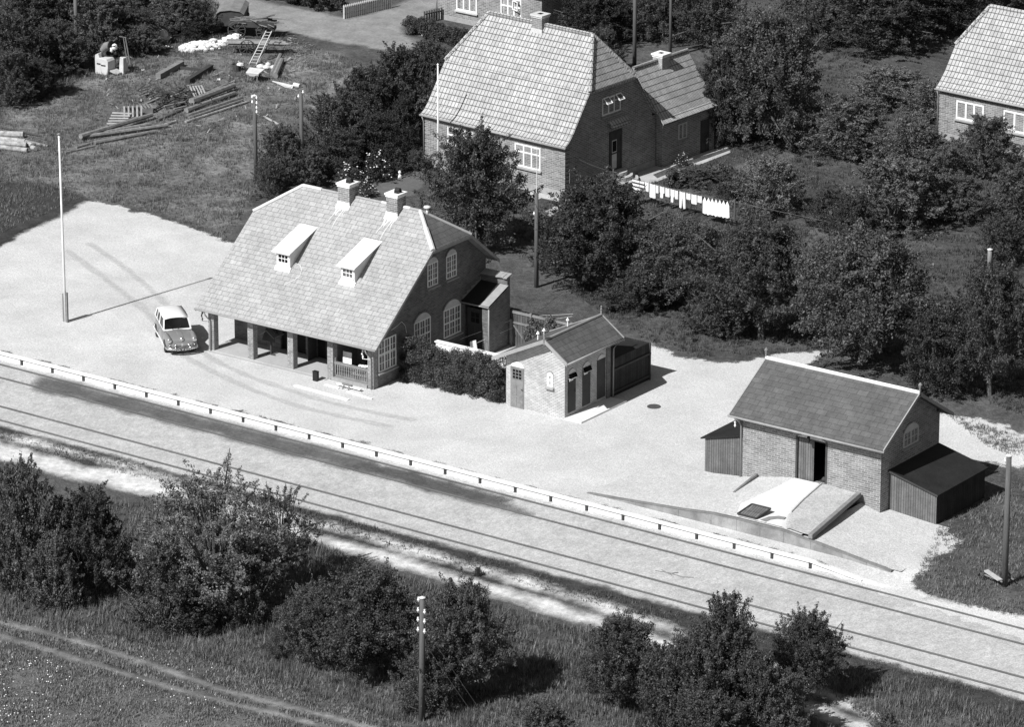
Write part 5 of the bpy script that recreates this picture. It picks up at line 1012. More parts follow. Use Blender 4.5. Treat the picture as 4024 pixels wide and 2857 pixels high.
# ------------------------------------------------------------------ fences and gardens at the top
t = thing('picket_fence', 'pale upright picket fence along the dirt road at the top edge', 'fence', (0, 0, 0)); a, c = GV(768, 42), GV(872, 18)
for k in range(26): p = a.lerp(c, k / 25); b = MB(); b.slab([p + Vector((-.06, 0, 0)), p + Vector((.06, 0, 0)), p + Vector((.06, 0, .85)), p + Vector((0, 0, .95)), p + Vector((-.06, 0, .85))], (0, .03, 0)); b.build('picket', M_WOODL, t)
for h in (.3, .7): b = MB(); b.beam(a + Vector((0, .06, h)), c + Vector((0, .06, h)), .04, .07); b.build('rail', M_WOOD, t)
t = thing('picket_fence', 'short dark picket fence between the clipped hedge and the top house', 'fence', (0, 0, 0)); a, c = GV(948, 52), GV(986, 44)
for k in range(8): p = a.lerp(c, k / 7); b = MB(); b.slab([p + Vector((-.06, 0, 0)), p + Vector((.06, 0, 0)), p + Vector((.06, 0, .8)), p + Vector((-.06, 0, .8))], (0, .03, 0)); b.build('picket', M_WOODD, t)
b = MB(); b.beam(a + Vector((0, .06, .6)), c + Vector((0, .06, .6)), .04, .07); b.build('rail', M_WOODD, t)
b = MB(); L = [GV(943, 79), GV(1000, 90), GV(1060, 104)]
for p, q in zip(L[:-1], L[1:]): b.beam(p + Vector((0, 0, .08)), q + Vector((0, 0, .08)), .14, .16)
o = b.build('garden_kerb', M_CONC); tag(o, 'thin concrete garden kerb before the top house', 'kerb')
o = MB(); o.lathe(G(1571, 702, .3), [(.12, 0), (.1, .2), (.05, .28), (.09, .38), (.05, .48), (.001, .5)], 10); o = o.build('garden_figure', M_WHITE); tag(o, 'small white garden figure on the lawn by the flower bed', 'garden figure')

# ------------------------------------------------------------------ washing
zl = lambda x, y, z: G(2350 + x / 2.2842, 640 + y / 2.2842, z)
la, lb = Vector((-15.9, 36.15, 1.95)), Vector((-7.95, 35.55, 1.9)); le = GV(1872, 500, 1.5)
t = thing('clothes_line', 'long washing line with two posts across the garden by the tiled house', 'washing line', (0, 0, 0))
b = MB(); b.tube([la + Vector((-.3, 0, 0))] + [la.lerp(lb, k / 8) - Vector((0, 0, .15 * 4 * (k / 8) * (1 - k / 8))) for k in range(9)] + [le], .007, 4); b.build('line', M_WOOD, t)
for p in (la + Vector((-.3, 0, 0)), lb + Vector((.25, 0, 0))): b = MB(); b.tube([Vector((p.x, p.y, .2)), p + Vector((0, 0, .15))], .05, 7); b.build('post', M_POLE, t)
def cloth(t0, t1, drop, lab, shape='sheet', m=M_CLOTH, name='hanging_cloth'):
    n = 15; b = MB(); sag = lambda t_: la.lerp(lb, t_) - Vector((0, 0, .15 * 4 * t_ * (1 - t_) + .02)); vs = []
    for i in range(n):
        t_ = t0 + (t1 - t0) * i / (n - 1); p = sag(t_); u = i / (n - 1); d = drop
        if shape == 'trousers': d = drop * (1 if abs(u - .5) > .13 else .4)
        if shape == 'scallop': d = drop * (1 + .06 * abs(sin(u * pi * 7)))
        if shape == 'shirt': d = drop * (.55 if u < .2 or u > .8 else 1)
        topz = .16 * abs(((u * 7) % 1) - .5) * 2 if shape == 'scallop' else .05 * sin(u * pi) ** 2 * .5
        for j in range(6): f_ = j / 5; vs.append((p.x, p.y + .05 * sin(u * 21) * f_, p.z - topz * (1 - f_) * (1 if shape != 'scallop' else 1.6) - d * f_))
    b.add(vs, [(i * 6 + j, i * 6 + j + 1, (i + 1) * 6 + j + 1, (i + 1) * 6 + j) for i in range(n - 1) for j in range(5)]); o = b.build(name, m, smooth=True); return tag(o, lab, 'laundry', 'washing on the garden line')
m_, t_, b_ = newmat('striped cloth'); g_ = t_.nodes.new('ShaderNodeNewGeometry'); sx = t_.nodes.new('ShaderNodeSeparateXYZ'); t_.links.new(g_.outputs['Position'], sx.inputs[0]); f_ = mth(t_, 'GREATER_THAN', mth(t_, 'FRACT', mth(t_, 'MULTIPLY', sx.outputs[2], 4.5)), .45); t_.links.new(mrange(t_, f_, 0, 1, .06, .8), b_.inputs['Base Color']); M_STRIPE = m_
cloth(.13, .19, .75, 'dark and white striped cloth at the house end of the washing line', m=M_STRIPE); cloth(.195, .235, .6, 'narrow striped towel next to the wider striped cloth', m=M_STRIPE)
for k, (a_, c_, d_) in enumerate(((.245, .275, .52), (.285, .335, .80), (.34, .362, .45), (.375, .415, .66), (.425, .46, .50))): cloth(a_, c_, d_, ('small white cloth first in the row after the striped towel', 'long white sheet early in the washing row', 'narrow white cloth after the long sheet', 'white pillowcase before the short white cloth', 'short white cloth just left of the shirt')[k], 'shirt' if k == 3 else 'sheet')
cloth(.47, .505, .75, 'white shirt hanging just left of the white trousers', 'shirt'); cloth(.51, .535, .5, 'small white cloth between shirt and trousers'); cloth(.55, .60, .95, 'white trousers hanging legs down in mid line', 'trousers')
for k, (a_, c_, d_) in enumerate(((.61, .645, .36), (.655, .70, .55), (.708, .745, .40))): cloth(a_, c_, d_, ('short white cloth right beside the trousers', 'longer white cloth second right of the trousers', 'short white cloth just before the scalloped sheet')[k])
cloth(.755, .985, .95, 'large white scalloped sheet at the far right end of the washing line', 'scallop', name='scalloped_sheet')

# ------------------------------------------------------------------ trees, shrubs, hedges
def leaves(cent, rad, n, size, squash=.8, up=.35, shade=(.65, 1.45), grow=1.0, clumpy=.35):
    """n leaf faces spread through overlapping clumps; returns verts, faces, shade per vertex"""
    k = len(cent); wgt = rad ** 2; ci = rng.choice(k, n, p=wgt / wgt.sum())
    d = rng.normal(0, 1, (n, 3)); d /= np.linalg.norm(d, axis=1)[:, None]
    r = rng.uniform(0, 1, n) ** .42
    p = cent[ci] + d * (rad[ci] * r)[:, None] * np.array([1, 1, squash])
    nr = d * .7 + rng.normal(0, .55, (n, 3)) + np.array([0, 0, up]); nr /= np.linalg.norm(nr, axis=1)[:, None]
    a = np.cross(nr, rng.normal(0, 1, (n, 3))); a /= np.linalg.norm(a, axis=1)[:, None]; b = np.cross(nr, a)
    s = size * rng.uniform(.55, 1.5, n); L = (a * s[:, None]); Wd = (b * (s * .55)[:, None])
    v = np.stack([p - L, p + Wd - L * .1, p + L, p - Wd - L * .1], 1).reshape(-1, 3)
    f = np.arange(4 * n).reshape(n, 4)
    cs = rng.uniform(1 - clumpy, 1 + clumpy, k)
    sh = rng.uniform(shade[0], shade[1], n) * cs[ci]
    return v, f, np.repeat(sh, 4)
def crown_clumps(n, shape, seed):
    g = np.random.default_rng(seed); c = []; r = []
    ph = g.uniform(0, 6.28, 6)
    for i in range(n):
        z = g.uniform(0, 1) ** .85; t = g.uniform(0, 2 * pi)
        if shape == 'tree': R0 = np.interp(z, [0, .15, .45, .75, 1], [.55, .85, 1., .75, .22]); z0 = .42
        elif shape == 'bush': R0 = np.interp(z, [0, .3, .65, 1], [.95, 1., .78, .25]); z0 = .10
        elif shape == 'tall': R0 = np.interp(z, [0, .2, .6, .85, 1], [.75, .95, .8, .5, .15]); z0 = .22
        else: R0 = np.interp(z, [0, .3, .6, 1], [.5, 1., .95, .3]); z0 = .30
        lob = 1 + .25 * sin(2 * t + ph[0] + 4 * z) + .20 * sin(4 * t + ph[1] + 6 * z) + .15 * sin(11 * z + ph[2] + 2 * t)
        q = R0 * lob * (g.uniform(.2, 1.05) ** .5) * .88
        c.append((q * cos(t), q * sin(t), z0 + (1.86 - z0) * z + g.normal(0, .06))); r.append(g.uniform(.08, .21) * (1.1 - .3 * z) * (1 if shape != 'sparse' else .75))
    return np.array(c), np.array(r)
def limb_mesh(cent, shape, seed, m):
    g = random.Random(seed); b = MB(); z0 = {'tree': .55, 'tall': .5, 'sparse': .45}.get(shape, .2)
    if shape != 'bush':
        b.tube([(0, 0, -.1), (.02, .01, z0 * .5), (g.uniform(-.06, .06), g.uniform(-.06, .06), z0), (g.uniform(-.1, .1), g.uniform(-.1, .1), 1.35)], [.075, .06, .05, .02], 8)
    order = list(range(len(cent))); g.shuffle(order)
    for i in order[:20 if shape != 'sparse' else 30]:
        c = cent[i]; s = (0, 0, z0 * g.uniform(.6, 1.3)) if shape != 'bush' else (g.uniform(-.12, .12), g.uniform(-.12, .12), -.05)
        mid = (c[0] * .45 + s[0] * .5, c[1] * .45 + s[1] * .5, (c[2] + s[2]) * .5 + .06 * g.random())
        b.tube([s, mid, tuple(c)], [.03, .02, .006], 5)
    return b
PROTO = {}
def shoots(shape, seed, ns, per, length, jit, upb):
    """leafy shoots that start inside the crown and run outwards and up: they give the crown its ragged outline"""
    g = np.random.default_rng(seed + 100); c, _ = crown_clumps(ns, shape, seed + 50); d = c * np.array([1, 1, 0]); d /= np.maximum(np.linalg.norm(d, axis=1), .05)[:, None]
    d = d * g.uniform(.2, 1.1, (ns, 1)) + np.array([0, 0, 1]) * g.uniform(upb - .45, upb + .55, (ns, 1)) + g.normal(0, .35, (ns, 3)); d /= np.linalg.norm(d, axis=1)[:, None]
    L = length * g.uniform(.4, 1.35, ns); i = np.repeat(np.arange(ns), per); t = g.uniform(0, 1, ns * per) ** .8
    p = c[i] + d[i] * (t * L[i])[:, None] + np.array([0, 0, -1]) * (.18 * L[i] * t ** 2)[:, None] + g.normal(0, 1, (ns * per, 3)) * (jit * (1.15 - .75 * t))[:, None]
    tips = c + d * L[:, None]; sh = g.uniform(.7, 1.3, ns)[i]
    return p, d[i], sh, c, tips
def leaf_faces(p, d, size, up=.45):
    n = len(p); nr = rng.normal(0, .75, (n, 3)) + np.array([0, 0, up]) + d * .25; nr /= np.linalg.norm(nr, axis=1)[:, None]
    a = np.cross(nr, rng.normal(0, 1, (n, 3))); a /= np.linalg.norm(a, axis=1)[:, None]; b = np.cross(nr, a)
    z = size * rng.uniform(.55, 1.5, n); L = a * z[:, None]; W2 = b * (z * .5)[:, None]
    return np.stack([p - L, p + W2 - L * .1, p + L, p - W2 - L * .1], 1).reshape(-1, 3), np.arange(4 * n).reshape(n, 4)
def make_proto(key, shape, ns, per, nin, size, m, seed, shade=(.6, 1.5), length=.42, jit=.042, upb=.5, fl=0):
    p, d, sh, c0, tips = shoots(shape, seed, ns, per, length, jit, upb)
    c, r = crown_clumps(60, shape, seed); k = rng.integers(0, 60, nin); q = c[k] * np.array([.8, .8, .97]) + rng.normal(0, .11, (nin, 3)); q[:, 2] = np.maximum(q[:, 2], .06)
    P_ = np.concatenate([p, q]); D_ = np.concatenate([d, np.zeros((nin, 3))]); P_[:, 2] = np.maximum(P_[:, 2], .03)
    v, f = leaf_faces(P_, D_, size); S_ = np.concatenate([sh, np.ones(nin)]) * rng.uniform(shade[0], shade[1], len(P_))
    PROTO[key] = dict(c=tips, v=v, f=f, sh=np.repeat(S_, 4), m=m, shape=shape, seed=seed, fl=fl, obj=None)
make_proto('tree1', 'tree', 430, 130, 16000, .0205, M_LEAF, 1); make_proto('tree2', 'tree', 380, 130, 16000, .021, M_LEAF, 2, jit=.05); make_proto('tall1', 'tall', 460, 130, 20000, .0195, M_LEAF2, 3, upb=.05, length=.42, jit=.05); make_proto('tall2', 'tall', 360, 130, 16000, .020, M_LEAF2, 4, upb=.8, length=.44)
make_proto('bush1', 'bush', 240, 120, 9000, .025, M_LEAF, 5, upb=.7); make_proto('bush2', 'bush', 220, 120, 9000, .025, M_LEAF2, 6, upb=.6, jit=.05); make_proto('bush3', 'bush', 230, 95, 6000, .025, M_LEAF3, 7, shade=(.4, 1.8), upb=.9, length=.42, jit=.035); make_proto('sparse1', 'sparse', 300, 95, 1500, .018, M_LEAF3, 8, upb=.8, length=.34, jit=.035); make_proto('sparse2', 'sparse', 170, 90, 800, .021, M_LEAF, 9, upb=.9, length=.4, jit=.035)
make_proto('flower', 'bush', 110, 90, 3000, .034, M_LEAF, 10, fl=60, upb=.7)
def plant(key, u, vt, vb, wd, label, group, z=.3, name=None, cat=None, turn=None):
    """u centre, vt/vb top and bottom rows, wd width in the 2287-wide view"""
    P = PROTO[key]; p = GV(u, vb, z); s = ppm(p) / V; Rr = wd / 2 / s * .91
    p = GV(u, vb - Rr * .33 * s * .55, z); h = max(hgt(vt * V, p.x, p.y) - z, .5) * .95
    shape = P['shape']; name = name or ('tree' if shape != 'bush' else 'shrub'); cat = cat or ('tree' if shape != 'bush' else 'shrub')
    if P['obj'] is None:
        o = bpy.data.objects.new(name, None); C.objects.link(o)
        crown = npmesh('crown' if shape != 'bush' else 'foliage', P['v'], P['f'], P['m'], P['sh'], o)
        limb_mesh(P['c'], shape, P['seed'], M_BARK).build('trunk' if shape != 'bush' else 'stems', M_BARK, o)
        if P['fl']:
            b = MB(); g = rng.choice(len(P['v']) // 4, P['fl'])
            for i in g:
                q = P['v'][4 * i] * 1.05; b.lathe((q[0], q[1], q[2] + .02), [(.005, -.03), (.05, 0), (.04, .03), (.005, .04)], 6)
            b.build('blossoms', M_FLOWER, o)
        P['obj'] = o
    else: o = copy_tree(P['obj'])
    o.name = name; o.location = p; o.rotation_euler = (0, 0, rng.uniform(0, 6.28) if turn is None else turn); o.scale = (Rr, Rr, h / 2)
    tag(o, label, cat, group); return o
GA = 'trees and bushes behind the station yard'; GB = 'dark trees behind the tiled house'; GC = 'bushes between timber yard and tiled house'; GD = 'overgrown scrub of the top left corner'; GE = 'trees and bushes on the front embankment'; GF = 'garden shrubs on the right'
for a in (
    ('tall2', 1060, 292, 572, 252, 'broad leafy tree hiding the lower windows of the house with round steps', GA), ('tree1', 1338, 402, 668, 300, 'round leafy tree right of the pole with the aerial', GA), ('tree2', 1530, 495, 700, 240, 'leafy tree just above the outhouse ridge, second in the row', GA), ('tree1', 1700, 490, 775, 280, 'tall bushy tree in the middle of the row above the gravel', GA), ('tree2', 1925, 520, 840, 330, 'biggest tree of the row, above the freight house ridge', GA), ('tree1', 2210, 590, 900, 210, 'tree at the right photo edge behind the freight house', GA), ('bush2', 2085, 690, 890, 190, 'dark bush right behind the freight house finial', GA), ('bush2', 1430, 600, 705, 170, 'dark bush low in the shade at the start of the row', GA), ('bush1', 1600, 640, 760, 160, 'bush with low branches over the grass above the outhouse', GA), ('bush1', 1240, 500, 620, 110, 'bush at the foot of the pole with the aerial', GA),
    ('tall1', 1705, 5, 335, 300, 'huge dark tree beside the low wing of the house', GB), ('tall2', 1610, 120, 335, 150, 'dark tree overlapping the end of the low wing roof', GB), ('tall2', 1965, -60, 130, 290, 'wide dark tree at the top edge right of the huge dark tree', GB), ('tall1', 2105, -70, 85, 190, 'dark tree at the top edge left of the cut-off house', GB), ('tall2', 1325, -40, 110, 200, 'dark tree behind the ridge chimney of the house', GB), ('tall1', 1465, -60, 100, 180, 'dark tree between the two cut-off poles', GB), ('tall2', 1580, -60, 115, 180, 'dark tree at the top edge above the low wing chimney', GB), ('bush1', 1345, 60, 180, 110, 'sunlit bush behind the hip of the tile roof', GB), ('tall1', 1820, -50, 110, 200, 'dark tree at the top edge above the huge dark tree', GB), ('tall2', 2230, -90, 30, 200, 'dark tree at the top edge behind the cut-off house roof', GB),
    ('bush1', 1900, 215, 370, 220, 'large dark shrub right of the huge dark tree', GF), ('bush3', 2035, 260, 420, 190, 'large loose shrub left of the cut-off house', GF), ('bush3', 1985, 150, 250, 200, 'light shrub on the grassy slope at the top right', GF), ('bush3', 2075, 180, 280, 140, 'light shrub near the hip of the cut-off house', GF), ('bush3', 1995, 350, 530, 250, 'wide berry shrub in the middle of the right garden', GF), ('bush1', 2200, 258, 410, 170, 'shrub reaching up before the windows of the cut-off house', GF), ('bush1', 2130, 385, 500, 170, 'dark shrub below the corner of the cut-off house', GF), ('bush1', 2265, 370, 500, 150, 'shrub at the right edge below the cut-off house', GF), ('bush2', 2240, 480, 600, 140, 'dark rounded shrub at the right edge by the grey post', GF), ('bush3', 1715, 350, 490, 170, 'berry shrub right behind the large scalloped sheet', GF), ('bush1', 1555, 372, 420, 110, 'low shrub row along the garden path behind the washing', GF), ('bush3', 1640, 385, 455, 120, 'low shrub behind the middle of the washing line', GF), ('flower', 1524, 345, 378, 40, 'single small round bush on the garden path', GF), ('bush2', 1850, 420, 520, 110, 'dark bush at the lower end of the lawn strip', GF), ('bush1', 1900, 430, 560, 120, 'bush right of the dark bush on the lawn strip', GF), ('bush3', 1570, 508, 600, 150, 'light bush below the large scalloped sheet', GF), 
    ('bush1', 895, 100, 310, 170, 'tall bush beside the left gable of the tiled house', GC), ('bush1', 960, 85, 205, 120, 'bush under the clipped hedge by the roof edge', GC), ('bush2', 820, 145, 340, 170, 'tall dark bush in the middle of the thicket left of the house', GC), ('bush1', 742, 205, 380, 150, 'loose bush at the yard side of the thicket', GC), ('bush2', 845, 250, 385, 125, 'dark shaded bush by the white flagpole of the house', GC), ('bush2', 765, 290, 405, 130, 'dark low bush above the station chimneys', GC), ('bush1', 632, 278, 425, 120, 'bush between the two poles behind the station', GC), ('bush2', 605, 355, 450, 90, 'dark weedy bush at the foot of the insulator pole', GC), ('bush1', 690, 330, 425, 90, 'bush right of the bare pole behind the station', GC), ('bush1', 930, 335, 385, 60, 'small bush at the foot of the house corner', GC), ('bush1', 880, 335, 392, 64, 'small round bush by the lawn and the garden figure', GC), ('flower', 838, 345, 412, 80, 'rose bush full of white blossoms above the left station chimney', GC), ('flower', 780, 372, 432, 90, 'flower bed bush with white blossoms behind the station ridge', GC), ('flower', 815, 405, 446, 50, 'low white flowering bush behind the station chimneys', GC), ('bush2', 900, 215, 345, 80, 'dark bush in the shade of the tiled roof corner', GC), ('flower', 1065, 500, 570, 70, 'white flowering bush under the broad tree by the house', GC),
    ('bush2', 35, 30, 200, 160, 'dark scrub bush in the very corner, left of the scrub pole', GD), ('bush2', 125, 40, 172, 140, 'dark scrub bush just left of the scrub pole', GD), ('bush1', 220, -15, 135, 170, 'tall scrub bush right behind the scrub pole', GD), ('bush2', 300, 22, 118, 140, 'dark scrub bush above the white trough', GD), ('bush1', 395, -25, 84, 150, 'scrub bush at the top edge above the white tub', GD), ('bush2', 440, 0, 85, 110, 'dark scrub bush left of the box wagon', GD), ('bush1', 20, 110, 245, 120, 'scrub bush at the left edge below the corner bush', GD), ('bush2', 90, 130, 225, 120, 'low dark scrub bush facing the yard', GD), ('bush1', 150, 112, 172, 100, 'low scrub bush between pole foot and trough', GD), ('bush1', 312, 55, 128, 100, 'scrub bush behind the bent grey pipe', GD), ('bush2', 432, 48, 95, 72, 'low scrub bush behind the white tub', GD), ('bush2', 55, -50, 80, 180, 'scrub bush cut off by the top edge at the far left', GD), ('bush2', 160, -60, 60, 180, 'scrub bush cut off by the top edge beside the scrub pole', GD), ('bush2', 300, -60, 40, 160, 'scrub bush cut off by the top edge above the trough', GD)):
    plant(*a)
for a in (
    ('bush1', 55, 1025, 1350, 190, 'tall dense bush at the left edge of the embankment', GE), ('bush3', 15, 1120, 1330, 110, 'light bush at the very left edge of the embankment', GE), ('bush1', 205, 1090, 1345, 200, 'bushy thicket right of the tall left edge bush', GE), ('bush3', 120, 1190, 1370, 130, 'light low bush before the left thicket', GE), ('sparse1', 480, 1055, 1415, 350, 'big sparse tree with visible branches before the sandy ruts', GE), ('bush3', 370, 1210, 1425, 180, 'leafy bush under the left side of the big sparse tree', GE), ('bush1', 560, 1200, 1405, 160, 'bush under the right side of the big sparse tree', GE), ('sparse2', 625, 1095, 1330, 210, 'sparse side tree reaching over the sandy ruts', GE), ('tree1', 700, 1310, 1500, 170, 'leafy tree with a pale slanting trunk on the embankment', GE), ('tree2', 830, 1275, 1535, 270, 'large dark tree left of the leaning telegraph pole', GE), ('tree1', 1030, 1300, 1580, 210, 'dark tree just right of the leaning telegraph pole', GE), ('bush2', 955, 1440, 1605, 150, 'dark bush behind the leaning telegraph pole', GE), ('tree2', 1385, 1380, 1600, 200, 'leafy tree left of the thicket by the bottom ruts', GE), ('bush2', 1495, 1440, 1650, 190, 'dark bush at the bottom edge in the right thicket', GE), ('tall2', 1620, 1340, 1650, 200, 'tallest tree of the right thicket, its top over the rails', GE), ('tree2', 1560, 1405, 1665, 220, 'leafy tree in the middle of the right thicket', GE), ('bush2', 1690, 1450, 1670, 170, 'dark bush in the middle of the right thicket', GE), ('tree1', 1800, 1368, 1580, 170, 'loose tree at the right end of the thicket', GE), ('bush1', 1745, 1500, 1670, 150, 'bush at the bottom edge near the two bright ruts', GE), ('bush1', 1215, 1565, 1710, 160, 'bush at the bottom edge in the shaded grass', GE), ('bush2', 1575, 1540, 1720, 190, 'dark bush cut by the bottom edge under the tallest thicket tree', GE), ('bush3', 1980, 1590, 1670, 80, 'small bush at the bottom edge right of the ruts', GE), ('bush1', 630, 1400, 1480, 70, 'small bush at the foot of the pale slanting trunk', GE), ('bush1', 430, 1330, 1425, 110, 'low bush round the foot of the big sparse tree', GE), ('bush2', 1068, 1275, 1292, 22, 'tiny dark tuft of weed between the sandy ruts', GE)):
    plant(*a, z=-.15)
# hedges
def hedge(name, label, a, c, wd, h, n, m=M_IVY, dens=2600, z=.3, size=.05, cat='hedge', lumps=.18):
    a, c = Vector((a[0], a[1], z)), Vector((c[0], c[1], z)); L = (c - a).length; d = (c - a) / L; s = Vector((-d.y, d.x, 0)); cs = []; rs = []
    for k in range(n):
        t = rng.uniform(0, 1); o_ = rng.uniform(-1, 1); e = rng.uniform(0, 1); hh = h * (1 + lumps * sin(t * 9 + 1) + rng.normal(0, .05)); r_ = rng.uniform(.2, .36)
        p = a + d * (t * L) + s * (o_ * (wd / 2 - .15)) + Vector((0, 0, .15 + e * max(hh - .35, .1))); cs.append(tuple(p)); rs.append(r_)
    v, f, sh = leaves(np.array(cs), np.array(rs), int(dens * L), size, .9, .3); o = npmesh(name, v, f, m, sh); tag(o, label, cat); return o
p0, p1 = sl(11.35, 2.62), sl(17.25, 2.58)
hedge('hedge', 'big ivy-like hedge between the station gable and the outhouse door', sl(11.35, 2.62), sl(17.3, 2.58), 1.15, 2.28, 460, dens=15000, size=.035, lumps=.07)
hedge('climbing_ivy', 'dark climber growing up the station gable beside the loggia window', sl(11.1, 2.75), sl(11.5, 3.3), .5, 2.2, 22, M_LEAF2, dens=9000, size=.05, cat='climber', lumps=.1)
hedge('clipped_hedge', 'dark clipped hedge before the house at the top edge', GV(912, 72), GV(1090, 120), 1.0, 1.15, 200, M_LEAF2, dens=8000, size=.045, lumps=.02)
hedge('roadside_hedge', 'long dark hedge above the dirt road at the top edge', GV(560, -12), GV(768, 32), 1.4, 1.5, 70, M_LEAF2, dens=2400, size=.06)
hedge('fence_bush', 'leafy bush growing over the plank fence behind the outhouse', sl(13.6, 9.7), sl(15.6, 9.6), .9, 1.9, 34, M_LEAF3, dens=5000, size=.05, cat='bush')
hedge('garden_hedge', 'low leafy hedge in the garden between washing and path', GV(1490, 418), GV(1640, 395), 1.2, .9, 40, M_LEAF, dens=2600, size=.055)

# ------------------------------------------------------------------ grass that nobody could count
def blades(name, polys, dens, h, wd, z, label, avoid=(), lines=(), size_noise=True, m=M_GRASSB, shade=(.45, 1.5)):
    P = []
    for L in polys:
        A = np.array([(p[0], p[1]) for p in L]); x0, y0 = A.min(0); x1, y1 = A.max(0)
        # density is per m2; tufts: a cluster of 6 blades per point
        n = int((x1 - x0) * (y1 - y0) * dens); q = rng.uniform(0, 1, (n, 2)) * [x1 - x0, y1 - y0] + [x0, y0]; P.append(q[inside(q, [tuple(a) for a in A])])
    P = np.concatenate(P)
    for a in avoid: P = P[~inside(P, a)]
    for a, dd_ in lines: P = P[segdist(P, a, False) > dd_ * rng.uniform(.6, 1.5, len(P))]
    nz = np.sin(P[:, 0] * 1.3 + 2 * np.sin(P[:, 1] * .7)) * np.sin(P[:, 1] * 1.1 + 1.7 * np.sin(P[:, 0] * .5)); keep = rng.uniform(-1.3, 1, len(P)) < nz + .3; P = P[keep]; nz = nz[keep]
    k = 6; n = len(P) * k; c = np.repeat(P, k, 0) + rng.normal(0, .07, (n, 2)); nn = np.repeat(nz, k)
    hh = rng.uniform(.5, 1.3, n) * h * (1 + .35 * nn); a = rng.uniform(0, 2 * pi, n); lean = rng.uniform(.1, .8, n) * hh
    zb = TZ(c[:, 0], c[:, 1]); s = np.stack([np.cos(a + 1.57), np.sin(a + 1.57)], -1) * (wd * rng.uniform(.6, 1.3, n) / 2)[:, None]
    v = np.stack([np.column_stack([c - s, zb]), np.column_stack([c + s, zb]), np.column_stack([c + np.stack([np.cos(a), np.sin(a)], -1) * lean[:, None], zb + hh])], 1).reshape(-1, 3)
    sh = np.repeat(rng.uniform(shade[0], shade[1], len(P)), k) * rng.uniform(.7, 1.3, n)
    o = npmesh(name, v, np.arange(3 * n).reshape(n, 3), m, np.repeat(sh, 3)); o['kind'] = 'stuff'; o['label'] = label; o['category'] = 'grass'; return o
pw = lambda L, z=.3: [(p[0], p[1]) for p in pv(L, z)]
gr = [(p[0], p[1]) for p in gravel]
roadp = pw([(420, -20), (600, 5), (775, 42), (870, 18), (1010, -20), (908, 82), (900, 118), (740, 92), (600, 60), (490, 28)])
house = [tuple((HM @ Vector(q))[:2]) for q in ((0, 0, 0), (10.8, 0, 0), (10.8, 13.6, 0), (0, 13.6, 0))]
stat = [tuple(sl(*q)[:2]) for q in ((0, 0), (12.6, 0), (12.6, 10.6), (0, 10.6))]
paths = [[(p[0], p[1]) for p in zH([(430, 750), (690, 675), (940, 598), (955, 640), (740, 725), (540, 805), (465, 815)])], pw([(800, 400), (850, 385), (920, 375), (960, 390), (930, 440), (850, 440)])]
blades('tall_grass', [pw([(-40, 1110), (250, 1125), (420, 1140), (700, 1215), (900, 1290), (1200, 1385), (1380, 1430), (1750, 1570), (1860, 1640), (1500, 1680), (1150, 1680), (800, 1590), (500, 1490), (250, 1425), (-40, 1385)], -.15), pw([(1760, 1470), (1900, 1500), (2300, 1610), (2300, 1660), (2000, 1660)], -.15)], 55, .30, .035, 0, 'long uncut grass on the front embankment')
blades('verge_grass', [pw([(-20, 962), (300, 1035), (700, 1145), (1100, 1255), (1500, 1370), (2000, 1490), (2290, 1570), (2290, 1600), (1900, 1500), (1400, 1372), (900, 1235), (500, 1120), (-20, 985)], -.1)], 40, .12, .03, 0, 'short dark grass along the far side of the track', shade=(.3, .9))
ft = [[(p[0], p[1]) for p in zf(L)] for L in ([(-60, 2430), (223, 2501), (446, 2568), (669, 2642), (892, 2720), (1189, 2794), (1600, 2900)], [(-60, 2480), (223, 2568), (446, 2638), (669, 2705), (892, 2765), (1115, 2817), (1400, 2900)])]
blades('field_grass', [pw([(-40, 1365), (250, 1415), (500, 1480), (800, 1580), (1000, 1680), (-40, 1680)], -.15)], 85, .13, .045, 0, 'broad leaved field growth in the bottom left corner', lines=[(L, .28) for L in ft], shade=(.6, 1.6))
blades('yard_grass_blades', [pw([(-40, 260), (150, 190), (330, 130), (480, 95), (640, 85), (800, 140), (690, 240), (640, 300), (580, 430), (500, 540), (330, 470), (190, 440), (-40, 540)])], 38, .17, .03, 0, 'rough grass of the timber yard', avoid=(gr, roadp))
blades('garden_grass', [pw([(1140, 560), (1250, 640), (1450, 765), (1560, 800), (1740, 790), (1860, 780), (2290, 930), (2320, 400), (1900, 90), (1640, 330), (1300, 420), (1150, 480)])], 26, .16, .03, 0, 'grass and weeds of the garden behind the station', avoid=(gr, house, stat, *paths), shade=(.4, 1.2))
blades('corner_grass', [pw([(2100, 1180), (2310, 1050), (2310, 1375), (2080, 1320), (2040, 1298)]), pw([(2110, 925), (2310, 985), (2310, 1040), (2210, 1000)])], 45, .16, .03, 0, 'rough grass by the utility pole at the right edge')
blades('wood_floor_weeds', [pw([(-40, -30), (480, -30), (500, 90), (330, 120), (150, 190), (-40, 260)])], 26, .28, .04, 0, 'weeds under the scrub of the top left corner', shade=(.3, 1.))
b = MB()
for k in range(95):
    p = GV(rng.uniform(0, 130) if k < 60 else rng.uniform(0, 520), rng.uniform(1475, 1620), -.15); p.z = -.15 + rng.uniform(.10, .22); b.lathe(p, [(.005, -.02), (.03, 0), (.022, .02), (.005, .025)], 6)
o = b.build('clover_flowers', M_FLOWER); o['kind'] = 'stuff'; o['label'] = 'white clover heads scattered over the bottom left field'; o['category'] = 'flowers'

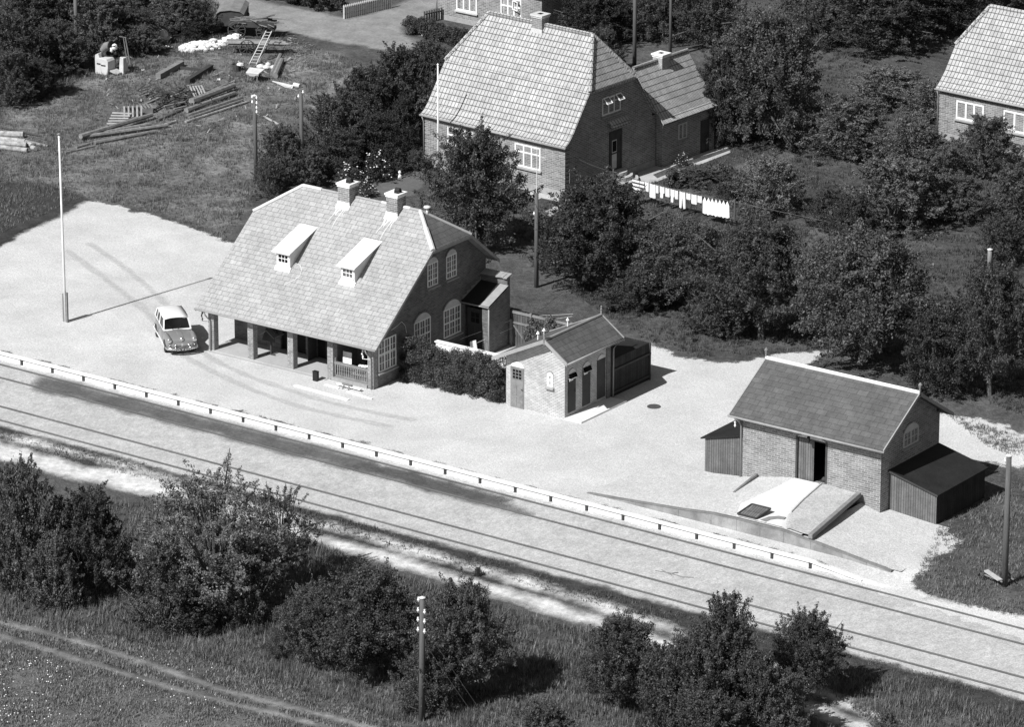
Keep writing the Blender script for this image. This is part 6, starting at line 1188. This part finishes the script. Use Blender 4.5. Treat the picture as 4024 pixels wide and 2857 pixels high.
# ------------------------------------------------------------------ small marks and litter
for x0, y0 in ((4.62, 5.86), (7.70, 5.80)):
    b = MB()
    for k, (dx, y1, wd) in enumerate(((.02, y0 - .75, .10), (.22, y0 - .40, .16), (.42, y0 - 1.25, .07), (.60, y0 - .55, .06))):
        L_ = []; n = 7
        for i_ in range(n + 1): t_ = i_ / n; L_.append((x0 + dx + .05 * sin(t_ * 5 + k) , y0 + (y1 - y0) * t_, wd * (1 - t_ * .85) * (1 + .3 * sin(9 * t_ + k))))
        for (xa, ya, wa), (xb, yb, wb) in zip(L_[:-1], L_[1:]): b.poly([(xa - wa / 2, ya, rz(ya) + .006), (xa + wa / 2, ya, rz(ya) + .006), (xb + wb / 2, yb, rz(yb) + .006), (xb - wb / 2, yb, rz(yb) + .006)])
    o = b.build('lime_streak', M_WHITED, rf_station); o['kind'] = 'stuff'
b = MB(); pts = [(4.15, 2.95), (4.5, 2.9), (4.75, 2.7), (4.85, 2.45), (4.7, 2.2), (4.4, 2.0), (4.3, 1.85)]; b.tube([(x, y, rz(y) + .02) for x, y in pts], .012, 5); b.build('loose_cable', M_WHITE, ST)
b = MB(); b.tube([(GX + .02, 1.9, 3.05), (GX + .03, 2.4, 3.15), (GM + .05, 2.9, 3.2), (GM + .05, 3.2, 2.9), (GM + .05, 3.3, 2.5)], .014, 5); b.build('loose_cable', M_WHITE, ST)
b = MB()
for L_ in ([(2575, 2243), (2630, 2252), (2680, 2268), (2725, 2270)], [(2600, 2240), (2640, 2262)], [(2630, 2255), (2665, 2250)]): b.tube([G(u, v, .0) for u, v in L_], .022, 5)
o = b.build('fallen_branch', M_WOOD); tag(o, 'thin dry branch lying on the gravel between the two tracks', 'branch')

b = MB()
for k in range(130):
    p = zY(rng.choice([rng.uniform(150, 480), rng.uniform(620, 980), rng.uniform(1000, 1290)]), rng.choice([rng.uniform(60, 330), rng.uniform(330, 640)])); a = rng.uniform(0, pi); l = rng.uniform(.08, .5); b.beam(p + Vector((0, 0, .05)), p + Vector((cos(a) * l, sin(a) * l, rng.uniform(.04, .2))), rng.uniform(.03, .12), .025)
o = b.build('scrap_wood', M_WOODM); o['kind'] = 'stuff'; o['label'] = 'scraps of wood strewn over the timber yard'; o['category'] = 'debris'
